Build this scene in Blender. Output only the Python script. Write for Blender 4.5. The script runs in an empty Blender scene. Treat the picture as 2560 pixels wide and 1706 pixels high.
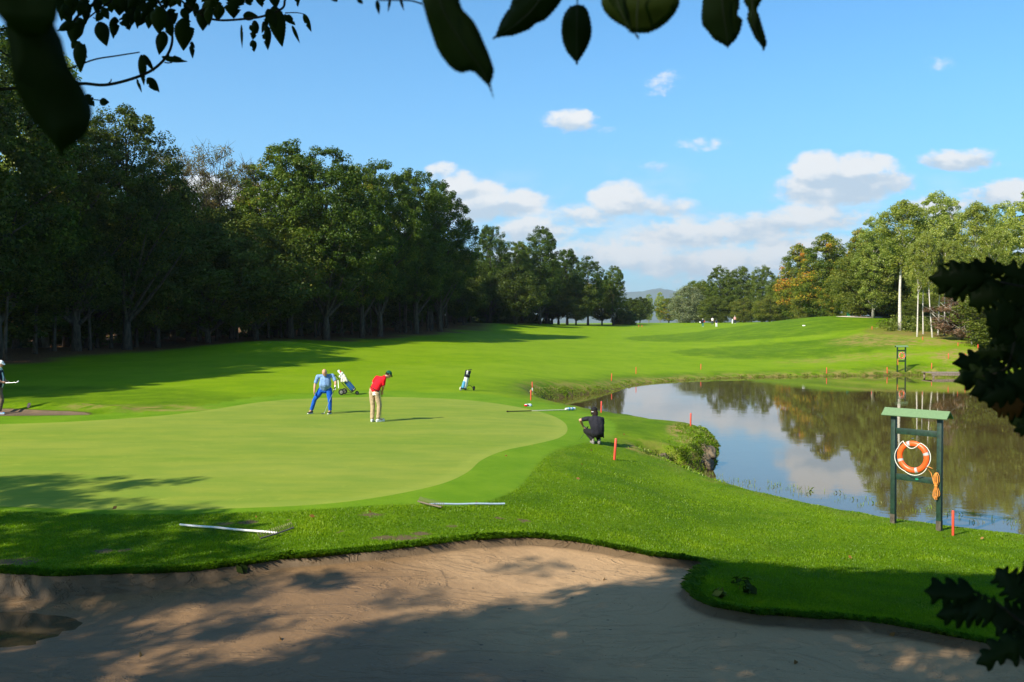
import bpy, bmesh, math, random
import numpy as np
from math import radians as R, sin, cos, tan, pi, atan2, sqrt, log, exp
from mathutils import Vector, Matrix, noise as mnoise
from mathutils.geometry import delaunay_2d_cdt

scene = bpy.context.scene
COL = scene.collection
random.seed(7)
rng = np.random.default_rng(7)

# ------------------------------------------------------------------ camera, sky, sun, exposure
FPX, CX, CY, HOR = 2300.0, 1280.0, 853.0, 810.0
CAM_Z = 3.1
PITCH = math.atan((CY - HOR) / FPX)
cam_data = bpy.data.cameras.new('camera')
cam_data.sensor_width = 36.0
cam_data.lens = 36.0 * FPX / 2560.0
cam_data.clip_start = 0.05
cam_data.clip_end = 30000
cam_data.dof.use_dof = True
cam_data.dof.focus_distance = 30.0
cam_data.dof.aperture_fstop = 13.0
cam = bpy.data.objects.new('camera', cam_data)
COL.objects.link(cam)
cam.location = (0, 0, CAM_Z)
cam.rotation_euler = (pi / 2 - PITCH, 0, 0)
scene.camera = cam

SUN_EL = R(37.0)
SUN_H = Vector((-0.745, -0.667, 0)).normalized()          # horizontal direction towards the sun
SUN_DIR = Vector((SUN_H.x * cos(SUN_EL), SUN_H.y * cos(SUN_EL), sin(SUN_EL)))
sun_data = bpy.data.lights.new('sun', 'SUN')
sun_data.energy = 5.0
sun_data.angle = R(0.53)
sun_data.color = (1.0, 0.93, 0.79)
sun = bpy.data.objects.new('sun', sun_data)
COL.objects.link(sun)
sun.location = SUN_DIR * 60
sun.rotation_euler = SUN_DIR.to_track_quat('Z', 'Y').to_euler()

scene.view_settings.view_transform = 'Standard'
scene.view_settings.look = 'None'
scene.view_settings.gamma = 1
scene.view_settings.exposure = 0.86
scene.view_settings.use_curve_mapping = False
SKY_STRENGTH = 0.086

world = bpy.data.worlds.new("World")
scene.world = world
world.use_nodes = True

class NB:
    """small node-building helper"""
    def __init__(s, tree):
        s.t = tree; s.n = tree.nodes; s.l = tree.links
    def new(s, typ, **kw):
        nd = s.n.new(typ)
        for k, v in kw.items():
            setattr(nd, k, v)
        return nd
    def put(s, sock, v):
        if hasattr(v, 'is_output') or isinstance(v, bpy.types.NodeSocket):
            s.l.new(v, sock)
        else:
            sock.default_value = v
    def m(s, op, a, b=None, c=None, clamp=False):
        nd = s.new('ShaderNodeMath', operation=op, use_clamp=clamp)
        s.put(nd.inputs[0], a)
        if b is not None: s.put(nd.inputs[1], b)
        if c is not None: s.put(nd.inputs[2], c)
        return nd.outputs[0]
    def mix(s, f, a, b, blend='MIX'):
        nd = s.new('ShaderNodeMix', data_type='RGBA', blend_type=blend)
        s.put(nd.inputs[0], f)
        s.put(nd.inputs[6], a if not isinstance(a, tuple) else tuple(a) + (1,) * (4 - len(a)))
        s.put(nd.inputs[7], b if not isinstance(b, tuple) else tuple(b) + (1,) * (4 - len(b)))
        return nd.outputs[2]
    def noise(s, vec, scale, detail=4, rough=0.55, out=0, dist=0.0):
        nd = s.new('ShaderNodeTexNoise')
        if vec is not None: s.l.new(vec, nd.inputs['Vector'])
        nd.inputs['Scale'].default_value = scale
        nd.inputs['Detail'].default_value = detail
        nd.inputs['Roughness'].default_value = rough
        nd.inputs['Distortion'].default_value = dist
        return nd.outputs[out]
    def ss(s, v, lo, hi, a=0.0, b=1.0):
        nd = s.new('ShaderNodeMapRange', interpolation_type='SMOOTHSTEP')
        s.put(nd.inputs['Value'], v)
        nd.inputs['From Min'].default_value = lo
        nd.inputs['From Max'].default_value = hi
        nd.inputs['To Min'].default_value = a
        nd.inputs['To Max'].default_value = b
        return nd.outputs[0]
    def attr(s, name, out='Fac'):
        nd = s.new('ShaderNodeAttribute', attribute_name=name)
        return nd.outputs[out]
    def vscale(s, vec, xyz):
        nd = s.new('ShaderNodeMapping')
        s.l.new(vec, nd.inputs['Vector'])
        nd.inputs['Scale'].default_value = xyz
        return nd.outputs[0]

def build_world():
    b = NB(world.node_tree)
    b.n.clear()
    out = b.new('ShaderNodeOutputWorld')
    bg = b.new('ShaderNodeBackground')
    bg.inputs['Strength'].default_value = SKY_STRENGTH
    sky = b.new('ShaderNodeTexSky', sky_type='NISHITA')
    sky.sun_disc = False
    sky.sun_elevation = SUN_EL
    sky.sun_rotation = atan2(SUN_H.x, SUN_H.y)
    sky.altitude = 200
    sky.air_density = 1.0
    sky.dust_density = 0.7
    sky.ozone_density = 1.4
    tc = b.new('ShaderNodeTexCoord')
    sep = b.new('ShaderNodeSeparateXYZ')
    b.l.new(tc.outputs['Generated'], sep.inputs[0])
    x, y, z = sep.outputs
    yy = b.m('MAXIMUM', y, 0.05)
    u = b.m('DIVIDE', x, yy)        # slope to the side and upwards of the viewing direction in the world
    v = b.m('DIVIDE', z, yy)
    comb = b.new('ShaderNodeCombineXYZ')
    b.l.new(u, comb.inputs[0]); b.l.new(v, comb.inputs[1])
    P = comb.outputs[0]
    # clouds: centre (u, v), half sizes, strength
    def c(px, py, a, h, s=1.0):
        return ((px - CX) / FPX, (HOR - py) / FPX, a * 1.08 / FPX, h * 1.12 / FPX, s)
    clouds = [
        c(2085, 470, 165, 62, 1.25), c(2040, 425, 85, 50, 1.2), c(2150, 425, 120, 42, 1.0), c(2195, 455, 110, 40, .9),
        c(2385, 400, 110, 32, .95), c(2440, 385, 70, 26, .6),
        c(1190, 505, 110, 58, 1.2), c(1150, 465, 60, 40, 1.0), c(1310, 500, 75, 34, .9), c(1270, 525, 120, 34, .8),
        c(1545, 500, 85, 52, 1.05), c(1650, 520, 120, 40, .7), c(1460, 540, 130, 36, .6),
        c(1425, 305, 88, 34, .85), c(1510, 318, 45, 18, .35), c(1665, 208, 58, 40, .38), c(1870, 145, 55, 28, .22),
        c(1640, 420, 68, 24, .55), c(1745, 358, 90, 22, .25), c(2330, 160, 50, 24, .15),
        c(500, 500, 110, 80, 1.1), c(640, 520, 90, 60, .8), c(1100, 430, 50, 30, .6),
        c(1700, 590, 160, 46, .95), c(1900, 570, 170, 46, .95), c(2060, 545, 160, 40, .7), c(1330, 580, 120, 40, .9),
        c(1500, 640, 240, 44, .85), c(1800, 660, 300, 50, .9), c(1980, 620, 160, 40, .8),
        c(2500, 490, 150, 46, .9), c(2350, 520, 120, 40, .6),
        c(3000, 420, 250, 60, 1),
    ]
    warp = b.noise(P, 9.0, 3, 0.5, out=1)
    wv = b.new('ShaderNodeVectorMath', operation='MULTIPLY_ADD')
    b.l.new(warp, wv.inputs[0]); wv.inputs[1].default_value = (0.035, 0.02, 0); b.l.new(P, wv.inputs[2])
    sep2 = b.new('ShaderNodeSeparateXYZ'); b.l.new(wv.outputs[0], sep2.inputs[0])
    uw = b.m('SUBTRACT', sep2.outputs[0], 0.0175); vw = b.m('SUBTRACT', sep2.outputs[1], 0.01)
    mask = None; hgt = None
    for (cu, cv, a, h, s) in clouds:
        du = b.m('MULTIPLY', b.m('SUBTRACT', uw, cu), 1 / a)
        dv = b.m('MULTIPLY', b.m('SUBTRACT', vw, cv), 1 / h)
        e = b.m('SUBTRACT', 1.0, b.m('ADD', b.m('MULTIPLY', du, du), b.m('MULTIPLY', dv, dv)))
        e = b.m('MULTIPLY', b.m('MAXIMUM', e, 0.0), s)
        mask = e if mask is None else b.m('MAXIMUM', mask, e)
        hv = b.m('MULTIPLY', b.m('MINIMUM', e, 0.6), dv)
        hgt = hv if hgt is None else b.m('ADD', hgt, hv)
    n1 = b.noise(b.vscale(P, (1, 1.5, 1)), 15.0, 8, 0.6)
    n2 = b.noise(b.vscale(P, (1, 1.7, 1)), 60.0, 6, 0.6)
    nn = b.m('ADD', b.m('MULTIPLY', n1, 0.68), b.m('MULTIPLY', n2, 0.32))
    dens = b.m('ADD', mask, b.m('MULTIPLY', b.m('SUBTRACT', nn, 0.5), 2.7))
    dens = b.m('MULTIPLY', b.ss(dens, 0.16, 0.70), b.ss(mask, 0.0, 0.20))
    # haze bank low over the horizon
    bank = b.ss(v, 0.03, 0.19, 1.0, 0.0)
    nb = b.noise(b.vscale(P, (1, 2.4, 1)), 10.0, 8, 0.60)
    dens2 = b.m('MULTIPLY', bank, b.ss(nb, 0.44, 0.58, 0.16, 0.95))
    # shading: bright sunward tops, blue-grey undersides
    lit = b.ss(b.m('ADD', b.m('MULTIPLY', hgt, 0.9), b.m('MULTIPLY', b.m('SUBTRACT', nn, 0.5), 2.2)), -0.34, 0.16)
    # cloud radiance in the sky texture's own units
    ccol = b.mix(lit, (3.7, 4.5, 5.3), (6.3, 6.3, 6.25))
    bcol = b.mix(b.ss(nb, 0.44, 0.60), (3.1, 4.5, 5.9), (6.1, 6.25, 6.35))
    skyc = b.mix(1.0, sky.outputs[0], (0.53, 1.09, 1.37), 'MULTIPLY')
    skyc = b.mix(b.ss(v, 0.36, 0.0, 0.0, 0.45), skyc, (1.75, 3.35, 5.1))
    col = b.mix(dens2, skyc, bcol)
    col = b.mix(b.m('MULTIPLY', dens, 0.95), col, ccol)
    b.l.new(col, bg.inputs['Color'])
    b.l.new(bg.outputs[0], out.inputs['Surface'])
build_world()

# ------------------------------------------------------------------ helpers: geometry of the place
def ray(sx, sy):
    a = (sx - CX) / FPX; c_ = (CY - sy) / FPX
    return Vector((a, cos(PITCH) + c_ * sin(PITCH), -sin(PITCH) + c_ * cos(PITCH)))
def on_plane(sx, sy, z):
    d = ray(sx, sy); t = (z - CAM_Z) / d.z
    return (d.x * t, d.y * t)
def at(sx, sy, dist):
    d = ray(sx, sy).normalized()
    return Vector((0, 0, CAM_Z)) + d * dist

# ------------------------------------------------------------------ terrain height
CTRL = [  # (photo column, depth, height)
 (-600,2,1.4),(1280,2,1.4),(3200,2,1.4),(-600,6,.15),(600,6,.1),(1500,6,.1),(3200,6,0.0),
 (-600,12,-.1),(0,12,-.15),(700,12.3,-.12),(1300,13,-.15),(1750,12.8,-.42),(2200,11,-.5),(2560,10.3,-.55),(3200,10,-.6),
 (0,15.6,-.04),(640,16,-.02),(1280,16,-.12),(1750,16,-.72),(2300,15.6,-.95),(2700,15,-1.0),
 (2350,18.7,-1.12),(2240,19.3,-1.12),(2560,18.3,-1.15),(1950,20.0,-1.02),(1720,21.6,-.9),(1536,23.7,-.42),(1600,20,-.5),
 (1490,25.5,-.25),(1697,32.5,-.45),(1780,30,-.65),(1640,26.5,-.6),(1560,28,-.35),(1503,35.5,-.35),
 (640,25,0),(0,26,.0),(-600,30,.0),(1000,27,-.05),(1414,28.5,-.16),(1000,37,0),(0,37,0.0),(1327,39.7,-.2),(1250,33,-.1),
 (1165,43,0),(1331,47,-.35),(0,47,.05),(500,47,.05),(-600,60,.6),
 (0,65,.5),(0,80,1.0),(200,68,.5),(435,76,.8),(697,82,1.45),(870,84,.9),(500,60,.2),(900,60,.1),
 (1000,126,1.9),(1230,150,3.0),(1100,100,1.2),(0,120,1.6),(-600,120,1.6),
 (1529,63,-.85),(1590,72.7,-.9),(1850,78,-.95),(2067,78,-.95),(2255,78,-.9),(2380,80,-.8),(2600,80,-.7),(3200,60,-.8),
 (1300,62,-.2),(1300,90,.5),(1300,140,1.8),(1300,200,3.0),(1700,100,.0),(1700,150,1.5),(1750,200,2.75),(1750,260,3.4),
 (2000,92,-.35),(2000,106,.9),(2060,140,4.3),(1960,120,2.1),(2200,100,1.4),(2250,108,2.3),(2180,116,2.7),(2395,94,1.0),(2440,86,.7),(2560,92,1.2),
 (2150,150,4.3),(2400,120,2.6),(3200,100,1.4),(3200,20,-.95),
 (1280,400,3.2),(0,400,3.0),(2560,400,3.8),(-600,400,3.0),(3200,400,3.6),(1280,3000,3.0),(0,3000,3.0),(2560,3000,3.0),(1280,9000,3.0),(-600,9000,3),(3200,9000,3),
]
def _uv(x, y):
    x = np.asarray(x, float); y = np.asarray(y, float)
    r = np.hypot(x, y) + 1e-6
    phi = np.clip(np.arctan2(x, y), -1.0, 1.0)
    return phi * 4.6, np.log(r) * 2.5
_c = np.array(CTRL, float)
_cy = _c[:, 1]; _cx = (_c[:, 0] - CX) / FPX * _cy
_cu, _cv = _uv(_cx, _cy)
def _phi(d2):
    return 0.5 * d2 * np.log(d2 + 1e-9)
_n = len(_c)
_A = np.zeros((_n + 3, _n + 3))
_d2 = (_cu[:, None] - _cu) ** 2 + (_cv[:, None] - _cv) ** 2
_A[:_n, :_n] = _phi(_d2) + np.eye(_n) * 0.02
_A[:_n, _n:] = np.stack([np.ones(_n), _cu, _cv], 1); _A[_n:, :_n] = _A[:_n, _n:].T
_w = np.linalg.solve(_A, np.concatenate([_c[:, 2], [0, 0, 0]]))
def base_z(x, y):
    x = np.atleast_1d(np.asarray(x, float)); y = np.atleast_1d(np.asarray(y, float))
    u, v = _uv(x, y)
    out = np.empty(len(x))
    for i in range(0, len(x), 20000):
        uu, vv = u[i:i + 20000], v[i:i + 20000]
        d2 = (uu[:, None] - _cu) ** 2 + (vv[:, None] - _cv) ** 2
        out[i:i + 20000] = _phi(d2) @ _w[:_n] + _w[_n] + _w[_n + 1] * uu + _w[_n + 2] * vv
    ang = np.abs(np.arctan2(x, y)); k = np.clip((ang - 1.1) / 0.8, 0, 1)
    r = np.hypot(x, y)
    far = np.clip((r - 60) / 300, 0, 1)
    back = 1.4 * (1 - far) + 3.0 * far
    out = out * (1 - k) + back * k
    # mounds and folds of the lawn
    def bump(cx, cy, sx_, sy_, h):
        return h * np.exp(-((x - cx) / sx_) ** 2 - ((y - cy) / sy_) ** 2)
    out = out + bump(-18, 78, 7, 5, .35) + bump(-39, 74, 8, 5, .35) + bump(-8.5, 118, 7, 9, .5)
    out = out + bump(33, 96, 12, 4, .25) + bump(-6, 70, 6, 6, -.12) + bump(9, 190, 12, 10, .3)
    out = out + bump(10.5, 12.6, 3.5, 1.6, .10) + bump(1.5, 31, 3, 2.5, -.03)
    return out
def march(sx, sy, zf):
    d = ray(sx, sy); t = 2.0
    o = Vector((0, 0, CAM_Z)); prev = t
    while t < 900:
        p = o + d * t
        if p.z <= zf(p.x, p.y)[0]:
            a_, b_ = prev, t
            for _ in range(20):
                mm = (a_ + b_) / 2; p = o + d * mm
                if p.z <= zf(p.x, p.y)[0]: b_ = mm
                else: a_ = mm
            return (p.x, p.y)
        prev = t; t *= 1.015
    return (p.x, p.y)

def smooth_poly(pts, n_sub=6, closed=True):
    """Catmull-Rom through the points"""
    P = [Vector(p) for p in pts]; N = len(P); out = []
    rngi = range(N) if closed else range(N - 1)
    for i in rngi:
        if closed: p0, p1, p2, p3 = P[(i - 1) % N], P[i], P[(i + 1) % N], P[(i + 2) % N]
        else: p0, p1, p2, p3 = P[max(i - 1, 0)], P[i], P[i + 1], P[min(i + 2, N - 1)]
        for k in range(n_sub):
            t = k / n_sub
            out.append(0.5 * ((2 * p1) + (p2 - p0) * t + (2 * p0 - 5 * p1 + 4 * p2 - p3) * t * t + (3 * p1 - p0 - 3 * p2 + p3) * t ** 3))
    if not closed: out.append(P[-1])
    return out
def densify(poly, step, jitter=0.0):
    out = []
    N = len(poly)
    for i in range(N):
        a_ = Vector(poly[i]); b_ = Vector(poly[(i + 1) % N])
        L = (b_ - a_).length
        dd = max(step, step * (a_.length / 15.0))
        k = max(1, int(L / dd))
        for j in range(k):
            p = a_.lerp(b_, j / k)
            if jitter:
                s = jitter * min(1, 40 / max(1, p.length))
                p = p + Vector((mnoise.noise((p.x * 2.1, p.y * 2.1, 3)), mnoise.noise((p.x * 2.1, p.y * 2.1, 9)))) * s \
                      + Vector((mnoise.noise((p.x * 6, p.y * 6, 1)), mnoise.noise((p.x * 6, p.y * 6, 5)))) * s * .45
            out.append((p.x, p.y))
    return out
def inside(poly, x, y):
    P = np.asarray(poly); x = np.asarray(x); y = np.asarray(y)
    if len(x) < 60:
        xi = P[:, 0][:, None]; yi = P[:, 1][:, None]; xj = np.roll(xi, 1, 0); yj = np.roll(yi, 1, 0)
        dyy = np.where(yj == yi, 1e-12, yj - yi)
        c_ = ((yi > y) != (yj > y)) & (x < (xj - xi) * (y - yi) / dyy + xi)
        return (c_.sum(0) % 2).astype(bool)
    r = np.zeros(len(x), bool)
    xj, yj = P[-1]
    for xi, yi in P:
        if yi != yj:
            c_ = ((yi > y) != (yj > y)) & (x < (xj - xi) * (y - yi) / (yj - yi) + xi)
            r ^= c_
        xj, yj = xi, yi
    return r
def dist_poly(poly, x, y):
    P = np.asarray(poly); x = np.asarray(x); y = np.asarray(y)
    if len(x) < 60:
        a_ = P; b_ = np.roll(P, -1, 0); dx = (b_ - a_)[:, 0][:, None]; dy = (b_ - a_)[:, 1][:, None]
        ux = x[None, :] - a_[:, 0][:, None]; uy = y[None, :] - a_[:, 1][:, None]
        t = np.clip((ux * dx + uy * dy) / (dx * dx + dy * dy + 1e-12), 0, 1)
        return np.sqrt(((ux - t * dx) ** 2 + (uy - t * dy) ** 2).min(0))
    best = np.full(len(x), 1e18)
    for i in range(len(P)):
        ax, ay = P[i]; bx, by = P[(i + 1) % len(P)]
        dx, dy = bx - ax, by - ay; L = dx * dx + dy * dy + 1e-12
        t = np.clip(((x - ax) * dx + (y - ay) * dy) / L, 0, 1)
        best = np.minimum(best, (x - ax - t * dx) ** 2 + (y - ay - t * dy) ** 2)
    return np.sqrt(best)
def sdist(poly, x, y, rad=None):
    """signed distance, positive inside"""
    x = np.asarray(x, float); y = np.asarray(y, float)
    P = np.asarray(poly)
    res = np.full(len(x), -99.0)
    mg = rad or 12.0
    sel = (x > P[:, 0].min() - mg) & (x < P[:, 0].max() + mg) & (y > P[:, 1].min() - mg) & (y < P[:, 1].max() + mg)
    if sel.any():
        d = dist_poly(P, x[sel], y[sel]); s = inside(P, x[sel], y[sel])
        res[sel] = np.where(s, d, -d)
    return res

WATER_Z = -1.35
PUD_Z = -0.50
# putting green (photo columns / rows of its rim, dropped onto the lawn)
green_px = [(-500,1075),(-120,1064),(100,1058),(260,1050),(400,1040),(520,1026),(620,1010),(700,1001),(800,996),(930,993),(1060,995),(1180,1002),
            (1290,1017),(1370,1036),(1410,1056),(1418,1078),(1395,1096),(1330,1112),(1260,1127),(1205,1150),(1170,1180),(1110,1208),(1010,1232),
            (880,1253),(740,1265),(560,1272),(380,1276),(150,1272),(-100,1262),(-400,1240),(-700,1190)]
green_w = smooth_poly([march(a_, b_, base_z) for a_, b_ in green_px], 5)
GREEN = densify(green_w, 0.16)
fringe_px = [(-700,1050),(-120,1044),(100,1040),(260,1036),(400,1027),(520,1012),(620,996),(720,987),(830,981),(960,978),(1080,980),(1190,986),
             (1300,996),(1385,1012),(1470,1032),(1530,1055),(1540,1075),(1520,1098),(1440,1112),(1385,1128),(1340,1165),(1300,1215),(1230,1250),(1150,1268),
             (1030,1262),(880,1268),(740,1277),(560,1284),(380,1287),(150,1283),(-100,1273),(-400,1252),(-800,1200)]
FRINGE = densify(smooth_poly([march(a_, b_, base_z) for a_, b_ in fringe_px], 4), 0.3)
bunk_px = [(-420,1448),(-200,1436),(0,1437),(120,1446),(240,1443),(400,1440),(560,1424),(700,1406),(850,1392),(1000,1377),(1100,1364),(1200,1354),(1320,1349),
           (1430,1358),(1530,1376),(1620,1393),(1700,1403),(1755,1412),(1738,1436),(1716,1465),(1728,1498),(1790,1524),(1900,1541),(2050,1551),
           (2180,1562),(2330,1588),(2450,1612),(2600,1645),(2900,1720)]
_bw = [march(a_, b_, base_z) for a_, b_ in bunk_px] + [(8.5, 6.2), (5.0, 5.0), (1, 4.6), (-4, 4.6), (-8, 5.6), (-10.5, 8.5)]
BUNKER = densify(smooth_poly(_bw, 5), 0.07, jitter=0.07)
# small sand hollow behind the green, at the left rim of the photo
sb_px = [(-200,1022),(0,1024),(60,1026),(120,1029),(180,1031),(226,1036),(180,1038),(60,1039),(-100,1040),(-260,1038)]
SBUNK = densify(smooth_poly([march(a_, b_, base_z) for a_, b_ in sb_px], 4), 0.12, jitter=0.08)
def W(a_, b_): return on_plane(a_, b_, WATER_Z)
pond = [W(1372,1001), W(1428,991), W(1480,985), W(1535,978), W(1562,970), W(1590,963), W(1668,955), W(1760,949), W(1849,945), W(1960,943), W(2067,941),
        W(2200,940), W(2330,938), (47, 74), (62, 66), (72, 50), (60, 30), (34, 19), (20, 17.4), W(2700,1350), W(2560,1338), W(2440,1326), W(2350,1315), W(2200,1295), W(2060,1270),
        W(1950,1250), W(1850,1230), W(1760,1212), W(1690,1196), W(1640,1184), W(1690,1190), W(1745,1186), W(1778,1172), W(1793,1150),
        W(1795,1120), W(1785,1096), W(1757,1076), (6.5, 34.9), (5.2, 36.6), (3.9, 38.6), (2.6, 41.5), (1.9, 45), (1.7, 50)]
POND = densify(smooth_poly(pond, 4), 0.22, jitter=0.16)

def fb(x, y, s, seed=0.0):
    return np.array([mnoise.noise((a_ * s, b_ * s, seed)) for a_, b_ in zip(x, y)])

def ground_z(x, y, full=True):
    x = np.atleast_1d(np.asarray(x, float)); y = np.atleast_1d(np.asarray(y, float))
    z = base_z(x, y)
    # pond bed and banks
    sd = sdist(POND, x, y, 6.0)
    head = np.exp(-((x - 5.6) / 2.2) ** 2 - ((y - 27.5) / 2.5) ** 2)
    bw = 1.3 - 0.75 * head + np.clip((y - 45) / 30, 0, 1) * 1.4
    t = np.clip(-sd / bw, 0, 1); t = 1 - (1 - t) ** 2.2
    zb = WATER_Z - 0.05 + (z - (WATER_Z - 0.05)) * t
    z = np.where(sd > 0, WATER_Z - 0.05 - np.minimum(sd * 0.5, 1.0), np.where(sd > -6, zb, z))
    # bunker
    sb = sdist(BUNKER, x, y, 1.0)
    k = sb > 0
    dk = 0.20 + 0.14 * np.clip((x + 2) / 6, 0, 1)
    depth = 0.06 + dk * (1 - np.exp(-np.maximum(sb, 0) / 1.2))
    w8 = np.exp(-((x + 7.0) / 3.0) ** 4 - ((y - 10.7) / 1.2) ** 4); w9 = np.exp(-((x + 7.2) / 2.5) ** 2 - ((y - 10.8) / .95) ** 2)
    wav = 0.02 * np.sin(x * 1.3 + y * 0.7) * np.clip(sb, 0, 1)
    zs = z - depth - wav - 0.04 * np.clip((12.5 - y) / 3, 0, 1) * np.clip(sb, 0, 1)
    if k.any():
        nz = np.zeros(len(x)); sel = k & (w8 > .02)
        if sel.any(): nz[sel] = fb(x[sel], y[sel], 2.2, 6.0) * .024 + fb(x[sel], y[sel], 6.0, 2.0) * .016
        zs = zs * (1 - w8) + w8 * (PUD_Z + .05 - .145 * w9 + nz)
    z = np.where(k, zs, z)
    # raised turf roll just outside the lip
    z = z + np.where((sb <= 0) & (sb > -1.0), 0.05 * np.exp(-((sb + 0.18) / 0.22) ** 2), 0)
    s2 = sdist(SBUNK, x, y, 3.0)
    z = np.where(s2 > 0, z - 0.05 - 0.12 * np.minimum(s2, 1), z + np.where(s2 > -3, 0.22 * np.exp(-((s2 + .9) / .6) ** 2) * (y > 31.8), 0))
    return z

def gz(x, y): return float(ground_z([x], [y])[0])
def hit(sx, sy):
    x, y = march(sx, sy, ground_z)
    return Vector((x, y, gz(x, y)))

# ------------------------------------------------------------------ helpers: objects
def tag(o, label=None, cat=None, group=None, kind=None):
    if label: o['label'] = label
    if cat: o['category'] = cat
    if group: o['group'] = group
    if kind: o['kind'] = kind
    return o
def empty(name, loc, rz=0, label=None, cat=None, group=None):
    o = bpy.data.objects.new(name, None); COL.objects.link(o)
    o.empty_display_size = 0.2
    o.location = loc; o.rotation_euler = (0, 0, rz)
    return tag(o, label, cat, group)
def link(name, me, mat=None, parent=None, smooth=True):
    o = bpy.data.objects.new(name, me); COL.objects.link(o)
    if mat is not None:
        for m_ in (mat if isinstance(mat, (list, tuple)) else [mat]): me.materials.append(m_)
    if parent is not None: o.parent = parent
    if smooth: me.shade_smooth()
    return o
def np_mesh(name, V, F, attrs=None, fattrs=None):
    """V (n,3), F (m,k) all the same k"""
    V = np.asarray(V, np.float32); F = np.asarray(F, np.int32)
    me = bpy.data.meshes.new(name)
    me.vertices.add(len(V)); me.vertices.foreach_set('co', V.ravel())
    k = F.shape[1]
    me.loops.add(F.size); me.loops.foreach_set('vertex_index', F.ravel())
    me.polygons.add(len(F)); me.polygons.foreach_set('loop_start', np.arange(0, F.size, k, dtype=np.int32))
    me.update(calc_edges=True)
    for n_, a_ in (attrs or {}).items():
        at_ = me.attributes.new(n_, 'FLOAT', 'POINT'); at_.data.foreach_set('value', np.asarray(a_, np.float32))
    for n_, a_ in (fattrs or {}).items():
        at_ = me.attributes.new(n_, 'FLOAT', 'FACE'); at_.data.foreach_set('value', np.asarray(a_, np.float32))
    return me

class MB:
    """collects simple solids into one mesh"""
    def __init__(s): s.v = []; s.f = []
    def add(s, vs, fs):
        o = len(s.v); s.v += [tuple(v) for v in vs]; s.f += [tuple(i + o for i in f) for f in fs]; return s
    def box(s, c, d, M=None, bev=0.0):
        x, y, z = [q / 2 for q in d]
        if bev <= 0:
            vs = [Vector((i * x, j * y, k * z)) for i in (-1, 1) for j in (-1, 1) for k in (-1, 1)]
            fs = [(0, 1, 3, 2), (4, 6, 7, 5), (0, 4, 5, 1), (2, 3, 7, 6), (0, 2, 6, 4), (1, 5, 7, 3)]
        else:
            bm = bmesh.new(); bmesh.ops.create_cube(bm, size=1)
            for v in bm.verts: v.co = Vector((v.co.x * 2 * x, v.co.y * 2 * y, v.co.z * 2 * z))
            bmesh.ops.bevel(bm, geom=list(bm.edges), offset=bev, segments=2, affect='EDGES', profile=0.6)
            bm.verts.index_update(); vs = [v.co.copy() for v in bm.verts]; fs = [tuple(v.index for v in f.verts) for f in bm.faces]; bm.free()
        M = M or Matrix.Identity(3)
        return s.add([Vector(c) + M @ v for v in vs], fs)
    def tube(s, pts, rad, n=8, cap=True, flat=1.0):
        pts = [Vector(p) for p in pts]
        rad = rad if isinstance(rad, (list, tuple)) else [rad] * len(pts)
        vs = []; fs = []
        up0 = None
        for i, p in enumerate(pts):
            t = (pts[min(i + 1, len(pts) - 1)] - pts[max(i - 1, 0)]).normalized()
            if up0 is None: up0 = Vector((0, 0, 1)) if abs(t.z) < 0.9 else Vector((1, 0, 0))
            a_ = t.cross(up0)
            if a_.length < 1e-5: a_ = t.cross(Vector((0, 1, 0)))
            a_.normalize(); b_ = a_.cross(t).normalized(); up0 = b_
            for k in range(n):
                w = 2 * pi * k / n
                vs.append(p + (a_ * cos(w) + b_ * sin(w) * flat) * rad[i])
        for i in range(len(pts) - 1):
            for k in range(n):
                fs.append((i * n + k, i * n + (k + 1) % n, (i + 1) * n + (k + 1) % n, (i + 1) * n + k))
        if cap:
            fs.append(tuple(range(n))[::-1]); fs.append(tuple((len(pts) - 1) * n + k for k in range(n)))
        return s.add(vs, fs)
    def ball(s, c, r, M=None, seg=12, rings=8):
        r = r if isinstance(r, (tuple, list)) else (r, r, r)
        vs = []; fs = []; M = M or Matrix.Identity(3)
        for i in range(rings + 1):
            th = pi * i / rings
            for k in range(seg):
                ph = 2 * pi * k / seg
                vs.append(Vector(c) + M @ Vector((r[0] * sin(th) * cos(ph), r[1] * sin(th) * sin(ph), r[2] * cos(th))))
        for i in range(rings):
            for k in range(seg):
                fs.append((i * seg + k, (i + 1) * seg + k, (i + 1) * seg + (k + 1) % seg, i * seg + (k + 1) % seg))
        return s.add(vs, fs)
    def mesh(s, name):
        me = bpy.data.meshes.new(name); me.from_pydata(s.v, [], s.f)
        bm = bmesh.new(); bm.from_mesh(me); bmesh.ops.remove_doubles(bm, verts=bm.verts, dist=1e-5)
        bmesh.ops.recalc_face_normals(bm, faces=bm.faces); bm.to_mesh(me); bm.free(); return me
    def build(s, name, mat, parent=None, smooth=True, auto=True):
        me = s.mesh(name)
        o = link(name, me, mat, parent, smooth)
        if smooth and auto:
            try: me.set_sharp_from_angle(angle=R(38))
            except Exception: pass
        return o

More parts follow.
